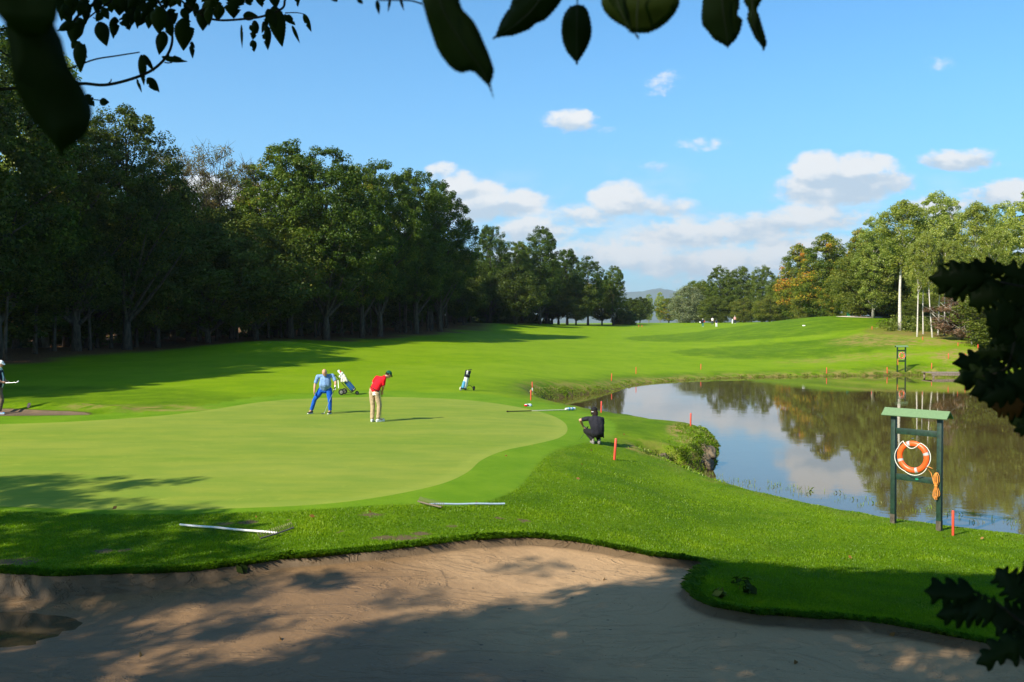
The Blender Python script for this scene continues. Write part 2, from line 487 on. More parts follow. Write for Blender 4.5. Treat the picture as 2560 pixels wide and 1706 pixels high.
# ------------------------------------------------------------------ materials
def new_mat(name):
    m_ = bpy.data.materials.new(name); m_.use_nodes = True
    b = NB(m_.node_tree); b.n.clear()
    out = b.new('ShaderNodeOutputMaterial')
    return m_, b, out
def plain(name, col, rough=0.6, var=0.12, scale=30.0, metal=0.0, bump=0.0, spec=0.5, coat=0.0):
    m_, b, out = new_mat(name)
    p = b.new('ShaderNodeBsdfPrincipled')
    tc = b.new('ShaderNodeTexCoord')
    n = b.noise(tc.outputs['Object'], scale, 4, 0.6)
    k = b.ss(n, 0.3, 0.7, 1 - var, 1 + var)
    c_ = b.mix(1.0, tuple(col) + (1,), b.mix(k, (0, 0, 0), (1, 1, 1)), 'MULTIPLY')
    sc = b.new('ShaderNodeVectorMath', operation='SCALE')
    sc.inputs[0].default_value = col[:3]; b.l.new(k, sc.inputs['Scale'])
    b.l.new(sc.outputs[0], p.inputs['Base Color'])
    p.inputs['Roughness'].default_value = rough
    p.inputs['Metallic'].default_value = metal
    p.inputs['Specular IOR Level'].default_value = spec
    if coat: p.inputs['Coat Weight'].default_value = coat
    if bump:
        bp = b.new('ShaderNodeBump'); bp.inputs['Strength'].default_value = bump; bp.inputs['Distance'].default_value = 0.01
        b.l.new(n, bp.inputs['Height']); b.l.new(bp.outputs[0], p.inputs['Normal'])
    b.l.new(p.outputs[0], out.inputs['Surface'])
    return m_

def leaf_mat(name, stops, trans=0.35, gloss=0.025):
    """stops: list of (pos, rgb) along the per-leaf attribute 'tint'"""
    m_, b, out = new_mat(name)
    ramp = b.new('ShaderNodeValToRGB')
    el = ramp.color_ramp.elements
    while len(el) < len(stops): el.new(0.5)
    for e, (p_, c_) in zip(el, stops): e.position = p_; e.color = tuple(c_) + (1,)
    oi = b.new('ShaderNodeObjectInfo')
    t = b.m('ADD', b.attr('tint'), b.m('MULTIPLY', b.m('SUBTRACT', oi.outputs['Random'], 0.5), 0.34))
    b.l.new(t, ramp.inputs[0])
    d = b.new('ShaderNodeBsdfDiffuse'); tr = b.new('ShaderNodeBsdfTranslucent'); g = b.new('ShaderNodeBsdfGlossy')
    g.inputs['Roughness'].default_value = 0.45; g.inputs['Color'].default_value = (.9, .95, .9, 1)
    b.l.new(ramp.outputs[0], d.inputs['Color'])
    tc_ = b.mix(1.0, ramp.outputs[0], (1.25, 1.35, 0.5), 'MULTIPLY')
    b.l.new(tc_, tr.inputs['Color'])
    m1 = b.new('ShaderNodeMixShader'); m1.inputs[0].default_value = trans
    b.l.new(d.outputs[0], m1.inputs[1]); b.l.new(tr.outputs[0], m1.inputs[2])
    m2 = b.new('ShaderNodeMixShader'); m2.inputs[0].default_value = gloss
    b.l.new(m1.outputs[0], m2.inputs[1]); b.l.new(g.outputs[0], m2.inputs[2])
    b.l.new(m2.outputs[0], out.inputs['Surface'])
    return m_

def lawn_mat():
    m_, b, out = new_mat('lawn')
    geo = b.new('ShaderNodeNewGeometry'); P = geo.outputs['Position']
    p = b.new('ShaderNodeBsdfPrincipled'); p.inputs['Roughness'].default_value = 0.75
    p.inputs['Specular IOR Level'].default_value = 0.04
    n_big = b.noise(P, 0.11, 4, 0.6); n_mid = b.noise(P, 0.7, 5, 0.65); n_fine = b.noise(P, 9.0, 5, 0.75)
    n_x = b.noise(P, 38.0, 3, 0.8)
    rough = b.mix(b.ss(n_mid, 0.32, 0.68), (0.0791, 0.1516, 0.002), (0.1418, 0.2255, 0.0033))
    rough = b.mix(b.m('MULTIPLY', b.ss(n_fine, 0.35, 0.75), 0.55), rough, (0.0472, 0.0997, 0.002))
    fair = b.mix(b.ss(n_mid, 0.3, 0.7), (0.1288, 0.2218, 0.0013), (0.1675, 0.2552, 0.0033))
    fair = b.mix(b.m('MULTIPLY', b.ss(n_big, 0.42, 0.62), 0.55), fair, (0.1848, 0.27, 0.0092))
    fair = b.mix(b.m('MULTIPLY', b.ss(n_fine, 0.4, 0.75), 0.30), fair, (0.086, 0.1627, 0.0033))
    frin = b.mix(b.ss(n_mid, 0.3, 0.7), (0.0988, 0.1997, 0.0059), (0.1418, 0.2403, 0.0099))
    frin = b.mix(b.m('MULTIPLY', b.ss(n_fine, 0.4, 0.75), 0.25), frin, (0.073, 0.1553, 0.005))
    n_mot = b.noise(P, 0.28, 6, 0.72); n_str = b.noise(b.vscale(P, (1.0, 0.25, 1)), 0.9, 5, 0.7)
    rough = b.mix(b.m('MULTIPLY', b.ss(n_mot, 0.44, 0.60), 0.55), rough, (0.052, 0.112, 0.002))
    rough = b.mix(b.m('MULTIPLY', b.ss(n_str, 0.56, 0.70), 0.40), rough, (0.190, 0.230, 0.020))
    fair = b.mix(b.m('MULTIPLY', b.ss(n_mot, 0.45, 0.64), 0.42), fair, (0.098, 0.180, 0.002))
    fair = b.mix(b.m('MULTIPLY', b.ss(n_str, 0.55, 0.72), 0.35), fair, (0.205, 0.275, 0.022))
    c_ = b.mix(b.attr('fair'), rough, fair)
    c_ = b.mix(b.attr('fringe'), c_, frin)
    dry = b.m('MULTIPLY', b.attr('dry'), b.ss(b.noise(P, 1.3, 5, 0.7), 0.40, 0.62), clamp=True)
    c_ = b.mix(dry, c_, (0.272, 0.1944, 0.063))
    mud = b.m('MULTIPLY', b.attr('mud'), b.ss(b.noise(P, 3.5, 4, 0.7), 0.28, 0.55), clamp=True)
    c_ = b.mix(mud, c_, b.mix(n_fine, (0.048, 0.0324, 0.012), (0.128, 0.0936, 0.036)))
    soil = b.attr('soil')
    c_ = b.mix(soil, c_, b.mix(n_mid, (0.045, 0.034, 0.014), (0.095, 0.066, 0.032)))
    lit = b.m('MULTIPLY', b.attr('litter'), b.ss(b.noise(P, 0.9, 5, 0.7), 0.15, 0.40), clamp=True)
    c_ = b.mix(lit, c_, b.mix(b.ss(n_fine, 0.35, 0.7), (0.075, 0.038, 0.016), (0.24, 0.125, 0.055)))
    # worn spots in the near turf
    bare = b.ss(b.m('ADD', b.m('MULTIPLY', b.attr('bare'), 0.8), b.m('MULTIPLY', b.m('SUBTRACT', b.noise(P, 7.0, 4, 0.7), 0.5), 1.2)), 0.40, 0.60)
    c_ = b.mix(bare, c_, b.mix(n_x, (0.072, 0.0551, 0.024), (0.156, 0.1163, 0.06)))
    b.l.new(c_, p.inputs['Base Color'])
    bp = b.new('ShaderNodeBump'); bp.inputs['Strength'].default_value = 0.55; bp.inputs['Distance'].default_value = 0.05
    h = b.m('ADD', b.m('MULTIPLY', n_fine, 0.6), b.m('MULTIPLY', n_x, 0.5))
    b.l.new(h, bp.inputs['Height']); b.l.new(bp.outputs[0], p.inputs['Normal'])
    b.l.new(p.outputs[0], out.inputs['Surface'])
    return m_
def green_mat():
    m_, b, out = new_mat('putting_turf')
    geo = b.new('ShaderNodeNewGeometry'); P = geo.outputs['Position']
    p = b.new('ShaderNodeBsdfPrincipled'); p.inputs['Roughness'].default_value = 0.7
    p.inputs['Specular IOR Level'].default_value = 0.04
    Ps = b.vscale(P, (0.35, 1.0, 1))
    n_big = b.noise(Ps, 0.35, 5, 0.6); n_mid = b.noise(Ps, 1.6, 6, 0.7); n_f = b.noise(P, 14, 4, 0.7)
    c_ = b.mix(b.ss(n_big, 0.32, 0.68), (0.1595, 0.2254, 0.0223), (0.2138, 0.254, 0.0346))
    c_ = b.mix(b.m('MULTIPLY', b.ss(n_mid, 0.42, 0.68), 0.55), c_, (0.2584, 0.2794, 0.0335))
    c_ = b.mix(b.m('MULTIPLY', b.ss(n_mid, 0.55, 0.30), 0.45), c_, (0.1276, 0.2064, 0.0223))
    spk = b.ss(b.noise(P, 2.6, 3, 0.75), 0.60, 0.72)
    c_ = b.mix(b.m('MULTIPLY', spk, 0.35), c_, (0.3332, 0.378, 0.05))
    c_ = b.mix(b.m('MULTIPLY', n_f, 0.30), c_, (0.1053, 0.1715, 0.0195))
    c_ = b.mix(b.m('MULTIPLY', b.attr('rim'), 0.35), c_, (0.2553, 0.2921, 0.0446))
    b.l.new(c_, p.inputs['Base Color'])
    bp = b.new('ShaderNodeBump'); bp.inputs['Strength'].default_value = 0.04; bp.inputs['Distance'].default_value = 0.02
    b.l.new(n_f, bp.inputs['Height']); b.l.new(bp.outputs[0], p.inputs['Normal'])
    b.l.new(p.outputs[0], out.inputs['Surface'])
    return m_
def sand_mat():
    m_, b, out = new_mat('sand')
    geo = b.new('ShaderNodeNewGeometry'); P = geo.outputs['Position']
    p = b.new('ShaderNodeBsdfPrincipled')
    n_big = b.noise(P, 0.8, 5, 0.65); n_f = b.noise(P, 30, 5, 0.8); n_g = b.noise(P, 110, 2, 0.8)
    dryc = b.mix(n_f, (0.34, 0.205, 0.100), (0.48, 0.305, 0.155))
    wetc = b.mix(n_f, (0.150, 0.084, 0.034), (0.225, 0.132, 0.058))
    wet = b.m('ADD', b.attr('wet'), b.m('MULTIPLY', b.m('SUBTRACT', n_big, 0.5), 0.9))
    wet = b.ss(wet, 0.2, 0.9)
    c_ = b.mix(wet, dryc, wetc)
    # dark grit, droppings of soil and leaf crumbs
    vor = b.new('ShaderNodeTexVoronoi'); vor.inputs['Scale'].default_value = 3.3; b.l.new(P, vor.inputs['Vector'])
    spot = b.m('MULTIPLY', b.ss(vor.outputs['Distance'], 0.10, 0.06), b.ss(n_big, 0.48, 0.55))
    vor2 = b.new('ShaderNodeTexVoronoi'); vor2.inputs['Scale'].default_value = 11.0; b.l.new(P, vor2.inputs['Vector'])
    spot2 = b.m('MULTIPLY', b.ss(vor2.outputs['Distance'], 0.12, 0.08), b.ss(b.noise(P, 2.3, 3), 0.52, 0.6))
    c_ = b.mix(b.m('MULTIPLY', b.m('MAXIMUM', spot, spot2), 0.75), c_, (0.04, 0.0273, 0.0163))
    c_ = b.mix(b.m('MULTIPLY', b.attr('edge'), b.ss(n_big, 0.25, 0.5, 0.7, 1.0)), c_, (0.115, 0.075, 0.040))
    b.l.new(c_, p.inputs['Base Color'])
    b.l.new(b.m('SUBTRACT', 0.95, b.m('MULTIPLY', wet, 0.35)), p.inputs['Roughness'])
    p.inputs['Specular IOR Level'].default_value = 0.35
    rk = b.new('ShaderNodeTexWave', wave_type='BANDS', bands_direction='DIAGONAL')
    rk.inputs['Scale'].default_value = 3.2; rk.inputs['Distortion'].default_value = 7.0; rk.inputs['Detail'].default_value = 3
    rk.inputs['Detail Scale'].default_value = 0.6
    b.l.new(P, rk.inputs['Vector'])
    bp = b.new('ShaderNodeBump'); bp.inputs['Strength'].default_value = 0.8; bp.inputs['Distance'].default_value = 0.02
    h = b.m('ADD', b.m('MULTIPLY', n_f, 0.5), b.m('ADD', b.m('MULTIPLY', n_g, 0.3), b.m('MULTIPLY', rk.outputs['Fac'], 0.09)))
    h = b.m('ADD', h, b.m('ADD', b.m('MULTIPLY', b.noise(P, 5, 4, 0.6), 1.2), b.m('MULTIPLY', b.ss(b.noise(b.vscale(P, (.5, 1.4, 1)), 1.6, 5, .7, dist=1.5), .50, .56), 0.8)))
    b.l.new(h, bp.inputs['Height']); b.l.new(bp.outputs[0], p.inputs['Normal'])
    b.l.new(p.outputs[0], out.inputs['Surface'])
    return m_
def water_mat(name, col, bump=0.02, rough=0.02, scale=2.0):
    m_, b, out = new_mat(name)
    geo = b.new('ShaderNodeNewGeometry'); P = geo.outputs['Position']
    p = b.new('ShaderNodeBsdfPrincipled')
    p.inputs['Base Color'].default_value = tuple(col) + (1,)
    p.inputs['Roughness'].default_value = rough
    p.inputs['IOR'].default_value = 1.45
    n1 = b.noise(b.vscale(P, (1, 1.6, 1)), scale, 4, 0.6)
    n2 = b.noise(P, 0.35, 2, 0.5)
    bp = b.new('ShaderNodeBump'); bp.inputs['Strength'].default_value = bump; bp.inputs['Distance'].default_value = 0.05
    h = b.m('MULTIPLY', n1, b.ss(n2, 0.35, 0.7, 0.25, 1.0))
    b.l.new(h, bp.inputs['Height']); b.l.new(bp.outputs[0], p.inputs['Normal'])
    b.l.new(p.outputs[0], out.inputs['Surface'])
    return m_
def bark_mat(name, c1, c2, scale=6.0, bands=False):
    m_, b, out = new_mat(name)
    tc = b.new('ShaderNodeTexCoord')
    p = b.new('ShaderNodeBsdfPrincipled'); p.inputs['Roughness'].default_value = 0.9; p.inputs['Specular IOR Level'].default_value = 0.2
    n = b.noise(b.vscale(tc.outputs['Object'], (1, 1, 0.22) if not bands else (0.5, 0.5, 3.0)), scale, 5, 0.7)
    c_ = b.mix(b.ss(n, 0.35, 0.65) if not bands else b.ss(n, 0.56, 0.64), c1, c2)
    b.l.new(c_, p.inputs['Base Color'])
    bp = b.new('ShaderNodeBump'); bp.inputs['Strength'].default_value = 0.6; bp.inputs['Distance'].default_value = 0.04
    b.l.new(n, bp.inputs['Height']); b.l.new(bp.outputs[0], p.inputs['Normal'])
    b.l.new(p.outputs[0], out.inputs['Surface'])
    return m_
M = {}
M['lawn'] = lawn_mat(); M['green'] = green_mat(); M['sand'] = sand_mat()
M['pond'] = water_mat('pond_water', (0.075, 0.052, 0.018), bump=0.045, rough=0.015, scale=1.4)
M['puddle'] = water_mat('puddle_water', (0.07, 0.05, 0.025), bump=0.02, rough=0.03, scale=5)
M['bark'] = bark_mat('bark', (0.045, 0.035, 0.025), (0.11, 0.09, 0.065))
M['bark_pale'] = bark_mat('bark_pale', (0.20, 0.18, 0.14), (0.36, 0.33, 0.27))
M['bark_birch'] = bark_mat('bark_birch', (0.60, 0.55, 0.47), (0.14, 0.11, 0.085), 3.0, bands=True)
M['twig'] = bark_mat('twig', (0.02, 0.015, 0.012), (0.05, 0.04, 0.03), 60)

BARE = [(march(a_, b_, base_z), r_) for a_, b_, r_ in [(925,1287,.28),(560,1310,.22),(625,1306,.25),(1015,1348,.38),(960,1345,.25),(1050,1335,.22),(720,1300,.12),(1250,1296,.12),(1310,1303,.2),(260,1378,.22),(310,1375,.15),(20,1410,.5),(1640,1385,.25),(850,1330,.14),(1130,1315,.15)]]
def bare_mask(x, y):
    m_ = np.zeros(len(x))
    for (bx, by), r_ in BARE: m_ = np.maximum(m_, np.exp(-((x - bx) / r_) ** 2 - ((y - by) / (r_ * .8)) ** 2))
    return m_
# ------------------------------------------------------------------ where the trees stand: (kind, column, depth, column/row of top -> height, width factor, label)
def tree_h(sy, d, zb): return (HOR - sy) / FPX * d + CAM_Z - zb
LEFT = [  # kind, column, depth, top row, width, label
 ('oak', -420, 50, -160, 1.1, 'huge dark tree rising past the top left corner'),
 ('ash', -190, 58, 20, 1.1, 'tall dark tree cut off by the left rim behind the walking golfer'),
 ('oak', -10, 66, 60, 1.0, 'tall olive green tree at the left rim behind the big near leaf'),
 ('poplar', 112, 80, 110, .95, 'tall pale yellow-green poplar peeping out behind the big near leaf'),
 ('ash', 190, 73, 300, 1.1, 'dark feathery tree with a thick black trunk on the lawn edge'),
 ('ash', 318, 77, 268, 1.0, 'feathery pointed tree with light twig tips, first on the skyline'),
 ('alder', 395, 80, 430, .8, 'low dark tree below the first bare crowned locust'),
 ('locust', 430, 92, 372, .9, 'thin crowned reddish locust tree beside the feathery pointed tree'),
 ('locust', 548, 96, 372, 1.0, 'almost bare locust tree with forked branches against the white cloud'),
 ('locust', 500, 92, 470, .9, 'small thin locust tree standing low between two bare crowns'),
 ('locust', 640, 98, 395, 1.0, 'brownish thin locust tree leaning against the big dark oak'),
 ('alder', 520, 84, 560, 1.1, 'dense dark alder under the bare locust crowns'),
 ('alder', 640, 88, 540, 1.0, 'dense dark alder left of the big round oak'),
 ('oak', 725, 96, 350, .95, 'highest dark green oak on the left skyline with a rounded top'),
 ('oak', 815, 96, 368, .90, 'dark green oak with light left flank just right of the highest oak'),
 ('oak', 905, 104, 408, .70, 'oak behind the gap between the two oak groups'),
 ('oak', 950, 108, 402, .75, 'bushy green oak in the middle of the second oak group'),
 ('oak', 1040, 114, 418, .80, 'broad green oak at the right of the second oak group'),
 ('oak', 1100, 120, 452, .75, 'oak with a steep right flank closing the tall wood'),
 ('alder', 1160, 148, 640, .8, 'low pale bushy tree at the foot of the tall wood'),
 ('oak', 1226, 172, 560, .70, 'slender pointed oak, first of the lower group behind the tall wood'),
 ('oak', 1290, 180, 600, .85, 'dark oak between the slender pointed one and the round one'),
 ('oak', 1350, 184, 565, .85, 'round dense oak, tallest of the lower group in mid distance'),
 ('alder', 1290, 166, 660, .8, 'small light bushy tree in front of the lower oak group'),
 ('oak', 1418, 196, 620, .80, 'oak with reddish twig tops just right of the round dense oak'),
 ('oak', 1470, 205, 640, .75, 'oak near the right end of the lower group'),
 ('alder', 1440, 190, 690, .8, 'pale bushy tree in front of the end of the lower oak group'),
 ('oak', 1533, 214, 664, .75, 'last oak of the left wood, its branch reaching out over the gap'),
 ('alder', 1575, 250, 745, .9, 'grey-green small tree in the gap below the blue mountains'),
 ('alder', 1600, 300, 742, .9, 'middle small grey-green tree in the gap below the mountains'),
 ('alder', 1505, 224, 700, .9, 'low bushy tree between the last two oaks of the left wood'),
 ('bush', 1560, 226, 775, 1.2, 'dark round bush at the right foot of the last oak'),
]
RIGHT = [
 ('poplar', 1622, 420, 735, .9, 'light green slim tree in the gap, left of a twin'),
 ('poplar', 1650, 420, 730, .9, 'light green slim tree in the gap, right of a twin'),
 ('maple', 1672, 330, 745, 1.1, 'round orange-brown tree in the gap below the mountains'),
 ('poplar', 1697, 340, 728, .7, 'slim yellow tree before the mountain foot'),
 ('willow', 1722, 262, 712, 1.0, 'pale grey-green willow starting the right wood'),
 ('oak', 1752, 268, 700, .9, 'dull green oak behind the pale willow'),
 ('oak', 1800, 262, 664, .9, 'dark green oak with the first rounded top of the right wood'),
 ('oak', 1852, 260, 662, .85, 'dark green oak with the second rounded top of the right wood'),
 ('alder', 1790, 240, 740, .9, 'low olive bushy tree behind the far golfers'),
 ('oak', 1905, 256, 663, .9, 'dark green oak with the third rounded top of the right wood'),
 ('alder', 1860, 236, 745, 1.0, 'low yellowish bushy tree above the two far golfers'),
 ('oak', 1952, 232, 690, .9, 'dull green oak stepping down before the orange trees'),
 ('alder', 1925, 214, 738, 1.0, 'grey-green conical thicket tree right of the golfer in white'),
 ('maple_gold', 1995, 200, 610, 1.0, 'tall maple with scattered orange leaves against the sky'),
 ('alder', 2018, 180, 712, .6, 'greyish rounded thicket tree before the orange maple'),
 ('maple_gold', 2064, 176, 584, 1.15, 'green and yellow maple rising behind the mound'),
 ('maple_gold', 2080, 158, 690, .7, 'low orange coloured maple right behind the mound'),
 ('oak', 2110, 192, 628, .8, 'dark green oak between the low orange maple and the poplars'),
 ('maple_gold', 2146, 192, 572, .8, 'yellow crowned maple beside the tall pale poplars'),
 ('willow', 2215, 172, 715, .8, 'pale grey willow over the small white bunker'),
 ('poplar', 2182, 134, 540, 1.0, 'pale poplar, leftmost tall one over the pond'),
 ('birch', 2250, 109, 500, 1.15, 'big poplar with a long bare whitish trunk on the brown bank'),
 ('poplar', 2330, 128, 478, 1.1, 'highest pale poplar on the right skyline'),
 ('poplar', 2375, 126, 492, .9, 'pale poplar closely right of the highest one'),
 ('birch', 2293, 101, 590, .8, 'slim birch, first right of the bare whitish trunk'),
 ('birch', 2308, 104, 600, .7, 'slim birch, second right of the bare whitish trunk'),
 ('birch', 2331, 100, 575, .7, 'birch with a trunk leaning left in the slim birch group'),
 ('birch', 2345, 103, 600, .7, 'slim birch just right of the leaning one'),
 ('birch', 2361, 102, 590, .7, 'thin straight birch in the middle of the slim birch group'),
 ('birch', 2386, 101, 600, .8, 'birch left of the reddish brush'),
 ('brush', 2400, 97, 735, 1.2, 'reddish dead brush left of the leaning white birch'),
 ('brush', 2436, 95, 690, 1.3, 'reddish dead brush behind the leaning white birch'),
 ('birch', 2430, 92, 640, .6, 'white leaning birch trunk in front of the dead brush beside the jetty slope'),
 ('birch', 2440, 112, 505, 1.2, 'round crowned tree with white limbs on the right skyline'),
 ('poplar', 2500, 118, 505, 1.1, 'dense green poplar right of the white limbed tree'),
 ('poplar', 2570, 104, 480, 1.1, 'green poplar cut by the right rim of the photo'),
 ('birch', 2480, 94, 560, .9, 'birch partly hidden by the near dark oak leaves'),
 ('alder', 2545, 88, 640, 1.2, 'bushy tree behind the near dark oak leaves'),
 ('alder', 2285, 122, 745, .9, 'low tree behind the slim birches, left one'), ('alder', 2335, 124, 735, .9, 'low tree behind the slim birches, second from the left'), ('alder', 2385, 122, 730, .9, 'low tree behind the reddish dead brush'), ('alder', 2440, 120, 720, 1.0, 'low tree behind the leaning white birch'),
 ('poplar', 2680, 96, 470, 1.2, 'green poplar beyond the right rim of the photo'),
]
def px_world(px, d): return ((px - CX) / FPX * d, d)
trees = []          # (kind, x, y, H, width, label, group)
for k, px, d, top, w_, lab in LEFT:
    x, y = px_world(px, d); zb = float(base_z([x], [y])[0])
    trees.append((k, x, y, tree_h(top, d, zb), w_, lab, 'trees of the dark wood on the left'))
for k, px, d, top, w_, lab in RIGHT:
    k = {'oak': 'oak_sunlit', 'alder': 'alder_sunlit'}.get(k, k)
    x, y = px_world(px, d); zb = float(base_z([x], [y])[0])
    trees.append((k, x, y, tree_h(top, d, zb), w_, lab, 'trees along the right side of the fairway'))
_r = random.Random(3)
# deeper rows of the left wood: nothing in the photo tells these apart
inner = []
def edge_x(y):     # front line of the left wood
    pts = [(40, -44), (60, -36), (73, -34), (80, -32), (90, -27), (100, -21), (112, -15.5), (125, -10.5), (150, -9), (180, -4), (205, 13), (226, 24)]
    for (y0, x0), (y1, x1) in zip(pts, pts[1:]):
        if y <= y1: return x0 + (x1 - x0) * (y - y0) / (y1 - y0)
    return pts[-1][1]
for i in range(34):
    y = 74 + i * 4.4; off = 5 + _r.random() * 5
    x = edge_x(y) - off
    inner.append((x, y, _r.choice(['oak', 'alder', 'alder', 'ash']), 10.5 + _r.random() * 3.5))
for i in range(12):
    y = 82 + i * 12; inner.append((edge_x(y) - 15 - _r.random() * 5, y, 'oak', 13 + _r.random() * 3))
for (x, y, k, H) in inner:
    trees.append((k, x, y, H, 1.15, 'dark tree inside the left wood behind its front row', 'inner trees of the left wood'))
# front small trees of the left wood, low crowned
for i in range(56):
    y = 64 + i * 1.9 + _r.random(); x = edge_x(y) - .3 - _r.random() * 5
    trees.append(('stem', x, y, 10.0 + _r.random() * 4, 1.0, 'thin straight stem at the dark foot of the left wood', 'thin stems at the foot of the left wood'))
for i in range(4):
    y = 70 + i * 9.7; x = edge_x(y) - 2.5 - _r.random() * 2.5
    trees.append(('alder', x, y, 6.5 + _r.random() * 3.5, 1.2, 'low leafy tree under the tall crowns at the lawn edge', 'low trees at the front of the left wood'))
# left wood going on outside the frame (casts the long shade over the lawn)
for i, (x, y, H) in enumerate([(-44, 58, 22), (-40, 50, 22), (-37, 40, 21), (-42, 34, 22), (-50, 66, 20), (-36, 31, 17)]):
    trees.append(('oak', x, y, H, 1.1, 'tall tree beyond the left rim whose shade lies on the lawn', 'trees beyond the left rim'))
for i in range(24):
    if i < 16: px, y, H = 2170 + i * 27 + _r.random() * 20, 138 + _r.random() * 60, 11 + _r.random() * 2.5
    else: px, y, H = 1740 + (i - 16) * 46, 275 + _r.random() * 30, 12 + _r.random() * 2
    trees.append((_r.choice(['oak_sunlit', 'alder_sunlit', 'poplar']), (px - CX) / FPX * y, y, H, 1.1, 'green tree in the depth of the right wood', 'inner trees of the right wood'))

TREE_XY = np.array([(t[1], t[2]) for t in trees if t[1] < edge_x(t[2]) + 6 and t[2] < 240 and t[1] < 30])

# ------------------------------------------------------------------ the ground, cut along the rims of green and bunker
def build_terrain():
    rs = []; r = 0.8
    while r < 11000:
        rs.append(r)
        if r < 7: r *= 1.10
        elif r < 45: r += max(0.085, r * r * 0.00068)
        elif r < 400: r *= 1.022
        else: r *= 1.12
    angs = []
    a_ = -33.5
    while a_ <= 33.5: angs.append(a_); a_ += 0.24
    a_ = 36.0
    while a_ < 180: angs += [a_, -a_]; a_ += 4.0
    angs.append(180.0)
    angs = np.radians(np.array(sorted(angs)))
    RR, AA = np.meshgrid(np.array(rs), angs, indexing='ij')
    RR = RR + 0.0
    X = (RR * np.sin(AA)).ravel(); Y = (RR * np.cos(AA)).ravel()
    jit = rng.uniform(-1, 1, (2, len(X))) * np.minimum(0.02, RR.ravel() * 0.0012)
    X = X + jit[0]; Y = Y + jit[1]
    # keep clear of the constraint lines
    keep = np.ones(len(X), bool)
    for poly, mg in ((BUNKER, 0.10), (GREEN, 0.06), (POND, 0.12), (SBUNK, 0.08)):
        d = np.abs(sdist(poly, X, Y, 1.0)); keep &= d > mg
    X = X[keep]; Y = Y[keep]
    pts = list(zip(X.tolist(), Y.tolist()))
    edges = []
    def ring(poly):
        o = len(pts); n = len(poly)
        pts.extend([tuple(p) for p in poly])
        edges.extend([(o + i, o + (i + 1) % n) for i in range(n)])
    def offset(poly, d):
        P = np.array(poly); T = np.roll(P, -2, 0) - np.roll(P, 2, 0)
        Nn = np.stack([T[:, 1], -T[:, 0]], 1); Nn /= np.linalg.norm(Nn, axis=1)[:, None] + 1e-9
        area = 0.5 * np.sum(P[:, 0] * np.roll(P[:, 1], -1) - np.roll(P[:, 0], -1) * P[:, 1])
        s = -1 if area > 0 else 1
        Q = P + Nn * d * s
        return Q
    for poly in (BUNKER, GREEN, POND, SBUNK): ring(poly)
    # extra rows of points hugging the bunker lip and the pond rim
    for poly, ds in ((BUNKER, (0.05, 0.12, 0.22, -0.07, -0.16, -0.28, -0.45)), (POND, (-0.15, -0.35, -0.6, -0.9, 0.2)), (SBUNK, (-0.15, -0.4, 0.1))):
        for d_ in ds:
            Q = offset(poly, d_)
            sd = np.abs(sdist(poly, Q[:, 0], Q[:, 1], 3.0))
            Q = Q[sd > abs(d_) * 0.7]
            pts.extend([tuple(q) for q in Q.tolist()])
    res = delaunay_2d_cdt([Vector(p) for p in pts], edges, [], 0, 1e-6, False)
    V = np.array([tuple(v) for v in res[0]]); F = np.array([tuple(f) for f in res[2]])
    return V, F
V2, F2 = build_terrain()
Z = ground_z(V2[:, 0], V2[:, 1])
CEN = V2[F2].mean(1)
in_b = (sdist(BUNKER, CEN[:, 0], CEN[:, 1], 1.0) > 0) | (sdist(SBUNK, CEN[:, 0], CEN[:, 1], 1.0) > 0)
in_g = sdist(GREEN, CEN[:, 0], CEN[:, 1], 1.0) > 0
def submesh(name, mask, mat, attrs, kind='structure'):
    f = F2[mask]; idx = np.unique(f); mp = np.full(len(V2), -1, np.int64); mp[idx] = np.arange(len(idx))
    V = np.stack([V2[idx, 0], V2[idx, 1], Z[idx]], 1)
    f = mp[f]
    # face up
    a_, b_, c_ = V[f[:, 0]], V[f[:, 1]], V[f[:, 2]]
    cr = (b_[:, 0] - a_[:, 0]) * (c_[:, 1] - a_[:, 1]) - (b_[:, 1] - a_[:, 1]) * (c_[:, 0] - a_[:, 0])
    f[cr < 0] = f[cr < 0][:, ::-1]
    me = np_mesh(name, V, f, {k: v[idx] for k, v in attrs.items()})
    o = link(name, me, mat); o['kind'] = kind
    return o
_x, _y = V2[:, 0], V2[:, 1]
sd_p = sdist(POND, _x, _y, 8.0); sd_b = sdist(BUNKER, _x, _y, 2.0); sd_f = sdist(FRINGE, _x, _y, 2.0); sd_g = sdist(GREEN, _x, _y, 2.0)
sd_s = sdist(SBUNK, _x, _y, 3.0)
def sstep(v, a_, b_):
    t = np.clip((v - a_) / (b_ - a_), 0, 1); return t * t * (3 - 2 * t)
att = {}
att['fringe'] = sstep(sd_f, -0.08, 0.08)
f = sstep(_y, 37.5, 41.0)
def ell(cx, cy, ax, ay, rot=0.0):
    c_, s_ = cos(rot), sin(rot); dx = _x - cx; dy = _y - cy
    return 1 - (((dx * c_ + dy * s_) / ax) ** 2 + ((-dx * s_ + dy * c_) / ay) ** 2)
f = f * (1 - sstep(ell(30, 99, 13, 9), -0.02, 0.12)) * (1 - sstep(ell(36, 132, 20, 20), -0.02, 0.10)) * (1 - 0.8 * sstep(ell(-26, 40, 14, 6), 0, .3))
f = f * sstep(-sd_p, 0.8, 4.0)
att['fair'] = f
dry = 0.9 * sstep(sd_p, -2.2, -0.2) * (0.45 + 0.55 * sstep(_y, 30, 60)) 
dry = np.maximum(dry, 1.6 * sstep(ell(6.5, 29.6, 1.5, 4.2), 0.0, 0.5)); dry = np.maximum(dry, 1.2 * sstep(ell(4.0, 26.3, .9, .8), 0.0, 0.5))
dry = np.maximum(dry, 0.95 * sstep(ell(43.5, 100, 10, 9, 0.5), 0.0, 0.5) )
